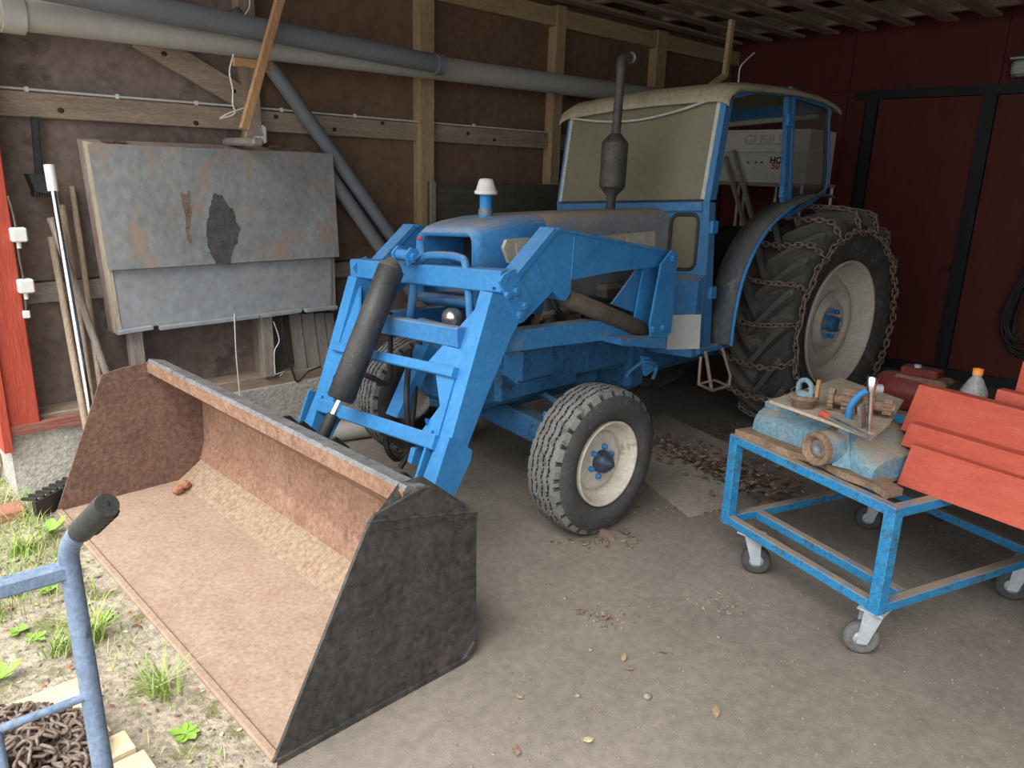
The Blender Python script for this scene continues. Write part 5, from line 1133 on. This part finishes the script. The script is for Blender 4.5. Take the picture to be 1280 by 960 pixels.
# grass, weeds
def blade(m, p, h, an, bend_, wd):
    p = V(p); d = V((math.cos(an), math.sin(an), 0)); s = V((-d.y, d.x, 0))*wd; vs = []
    for t in (0, .4, .75, 1): 
        c = p + d*(bend_*h*t*t) + V((0, 0, h*(t-.28*bend_*t*t))); w_ = (1-t)**.7; vs += [c-s*w_, c+s*w_]
    m.add(vs, [(0, 1, 3, 2), (2, 3, 5, 4), (4, 5, 7, 6)])
def ok(p): return p.z < 1
m = MB(); cnt = 0
while cnt < 9500:
    x, y = rg.uniform(-.3, .80), rg.uniform(1.75, 5.5)
    den = .12 + .9*max(0, math.sin(x*5+1.3*y)*math.sin(y*2.9+.5)) + (1.1 if y > 3.0 else 0)
    if rg.random() > den*.7: continue
    if -.5 < x < .52 and 1.7 < y < 2.42: continue
    if x > .68 and y > 4.15: continue
    if x > .72 and 1.7 < y < 3.95: continue
    cnt += 1; m.mi = rg.choice((0, 0, 0, 1, 2)); blade(m, (x, y, 0), rg.uniform(.02, .085)*(1.3 if y > 3.0 else .8), rg.uniform(0, 6.28), rg.uniform(.3, 1.2), .0022)
top('grass', m, [GREENG, STRAW, LEAFG], 'short patchy grass and straw on the soil outside the shed', 'grass', kind='stuff')
m = MB()
for i in range(1500):
    x, y = rg.uniform(-.2, .78), rg.uniform(1.75, 4.6)
    if x < .52 and y < 2.42: continue
    s_ = rg.uniform(.003, .010); m.mi = rg.choice((0, 0, 0, 0, 1, 2, 2, 2, 3))
    if m.mi >= 2: leaf(m, (x, y, .010), s_*rg.uniform(.8, 1.9), rg.uniform(0, 6))
    else: c = V((x, y, .004)); n_ = 7; ph = rg.uniform(0, 6); m.loft([[c+V((s_*q*rg.uniform(.8, 1.2)*math.cos(ph+2*PI*k/n_), s_*q*.75*math.sin(ph+2*PI*k/n_), hh*s_)) for k in range(n_)] for q, hh in ((.9, 0), (1, .4), (.55, .8))], smooth=False)
top('gravel', m, [STONE, BRICKB, LEAFB, STRAW], 'loose gravel and leaf bits strewn over the soil', 'gravel', kind='stuff')
def tuft(px, py, n, h, lab):
    c = PZ(px, py, .005); m = MB()
    for i in range(n):
        m.mi = 1 if rg.random() < .2 else 0; blade(m, c+V((rg.gauss(0, .022), rg.gauss(0, .022), 0)), h*rg.uniform(.5, 1.1), rg.uniform(0, 6.28), rg.uniform(.3, 1.3), .0032)
    top('grass_tuft', m, [GREENG, STRAW], lab, 'grass')
tuft(118, 800, 90, .17, 'large green grass tuft by the cutting edge behind the hand truck'); tuft(205, 868, 46, .17, 'thin grass tuft with long blades against the cutting edge of the bucket'); tuft(30, 690, 90, .12, 'low dense grass clump near the far corner of the bucket'); tuft(75, 815, 50, .12, 'straw-flecked grass clump left of the large tuft')
def weed(px, py, n, L, lab, lift=.5, nm='broadleaf_weed'):
    c = PZ(px, py, .01); wd = thing(nm, c, lab, 'weed')
    for i in range(n):
        an = 2*PI*i/n+rg.uniform(-.3, .3); d = V((math.cos(an), math.sin(an), lift*rg.uniform(.6, 1.4))).normalized(); s = V((-d.y, d.x, 0)).normalized(); l = L*rg.uniform(.75, 1.1); m = MB(); vs = []
        for t, w_ in ((0, .04), (.25, .12), (.5, .24), (.75, .24), (.92, .12), (1, .01)): 
            p = c+d*(l*t)+V((0, 0, -.25*l*t*t)); vs += [p-s*w_*l+V((0,0,.06*l)), p, p+s*w_*l+V((0,0,.06*l))]
        fs = []
        for k in range(5): fs += [(k*3, k*3+1, k*3+4, k*3+3), (k*3+1, k*3+2, k*3+5, k*3+4)]
        m.add(vs, fs, True); obj('leaf', m, LEAFG, wd)
    return wd
weed(232, 918, 9, .05, 'little rosette weed on the soil beside the cutting edge'); weed(65, 668, 4, .11, 'bright green broad-leaved weed at the far corner of the bucket', 1.4); weed(2, 850, 5, .09, 'bright green broad leaves on the soil left of the pallet', .8)
for px, py in ((25, 790), (60, 740), (15, 745), (45, 800), (130, 775)): weed(px, py, 6, .045, 'small pale green seedling on the gravelly soil', .7, 'seedling')['group'] = 'seedlings on the soil'
# black crate by the plinth and outside bits
p = PZ(62, 622, .0); m = MB()
cr = thing('black_grate', p, 'black ribbed plastic drain channel beside the concrete foundation', 'drain')
a, b = PZ(42, 628, .10), PZ(85, 606, .10); dd = (b-a).normalized(); b = a+dd*.30
obj('channel_wall', MB().beam(a-V((0,0,.05)), b-V((0,0,.05)), .02, .10), GRIP, cr)
for i in range(7): obj('rib', MB().beam(a+dd*(.02+i*.042)+V((0, .0, .006)), a+dd*(.02+i*.042)+V((-.05, .05, .006))*1.0, .016, .012), GRIP, cr)
c = PZ(3, 645, .02); top('brick', MB().cbox(c-V((.10, .06, .03)), c+V((.09, .06, .035)), .006), BRICKB, 'broken orange brick lying in the grass by the foundation', 'brick')
c = PZ(0, 575, .12); top('log', MB().tube([c+V((-.4, .3, 0)), c+V((.02, .02, -.0))], .05, 12), WS[0], 'pale cut log end beside the concrete foundation corner', 'log')
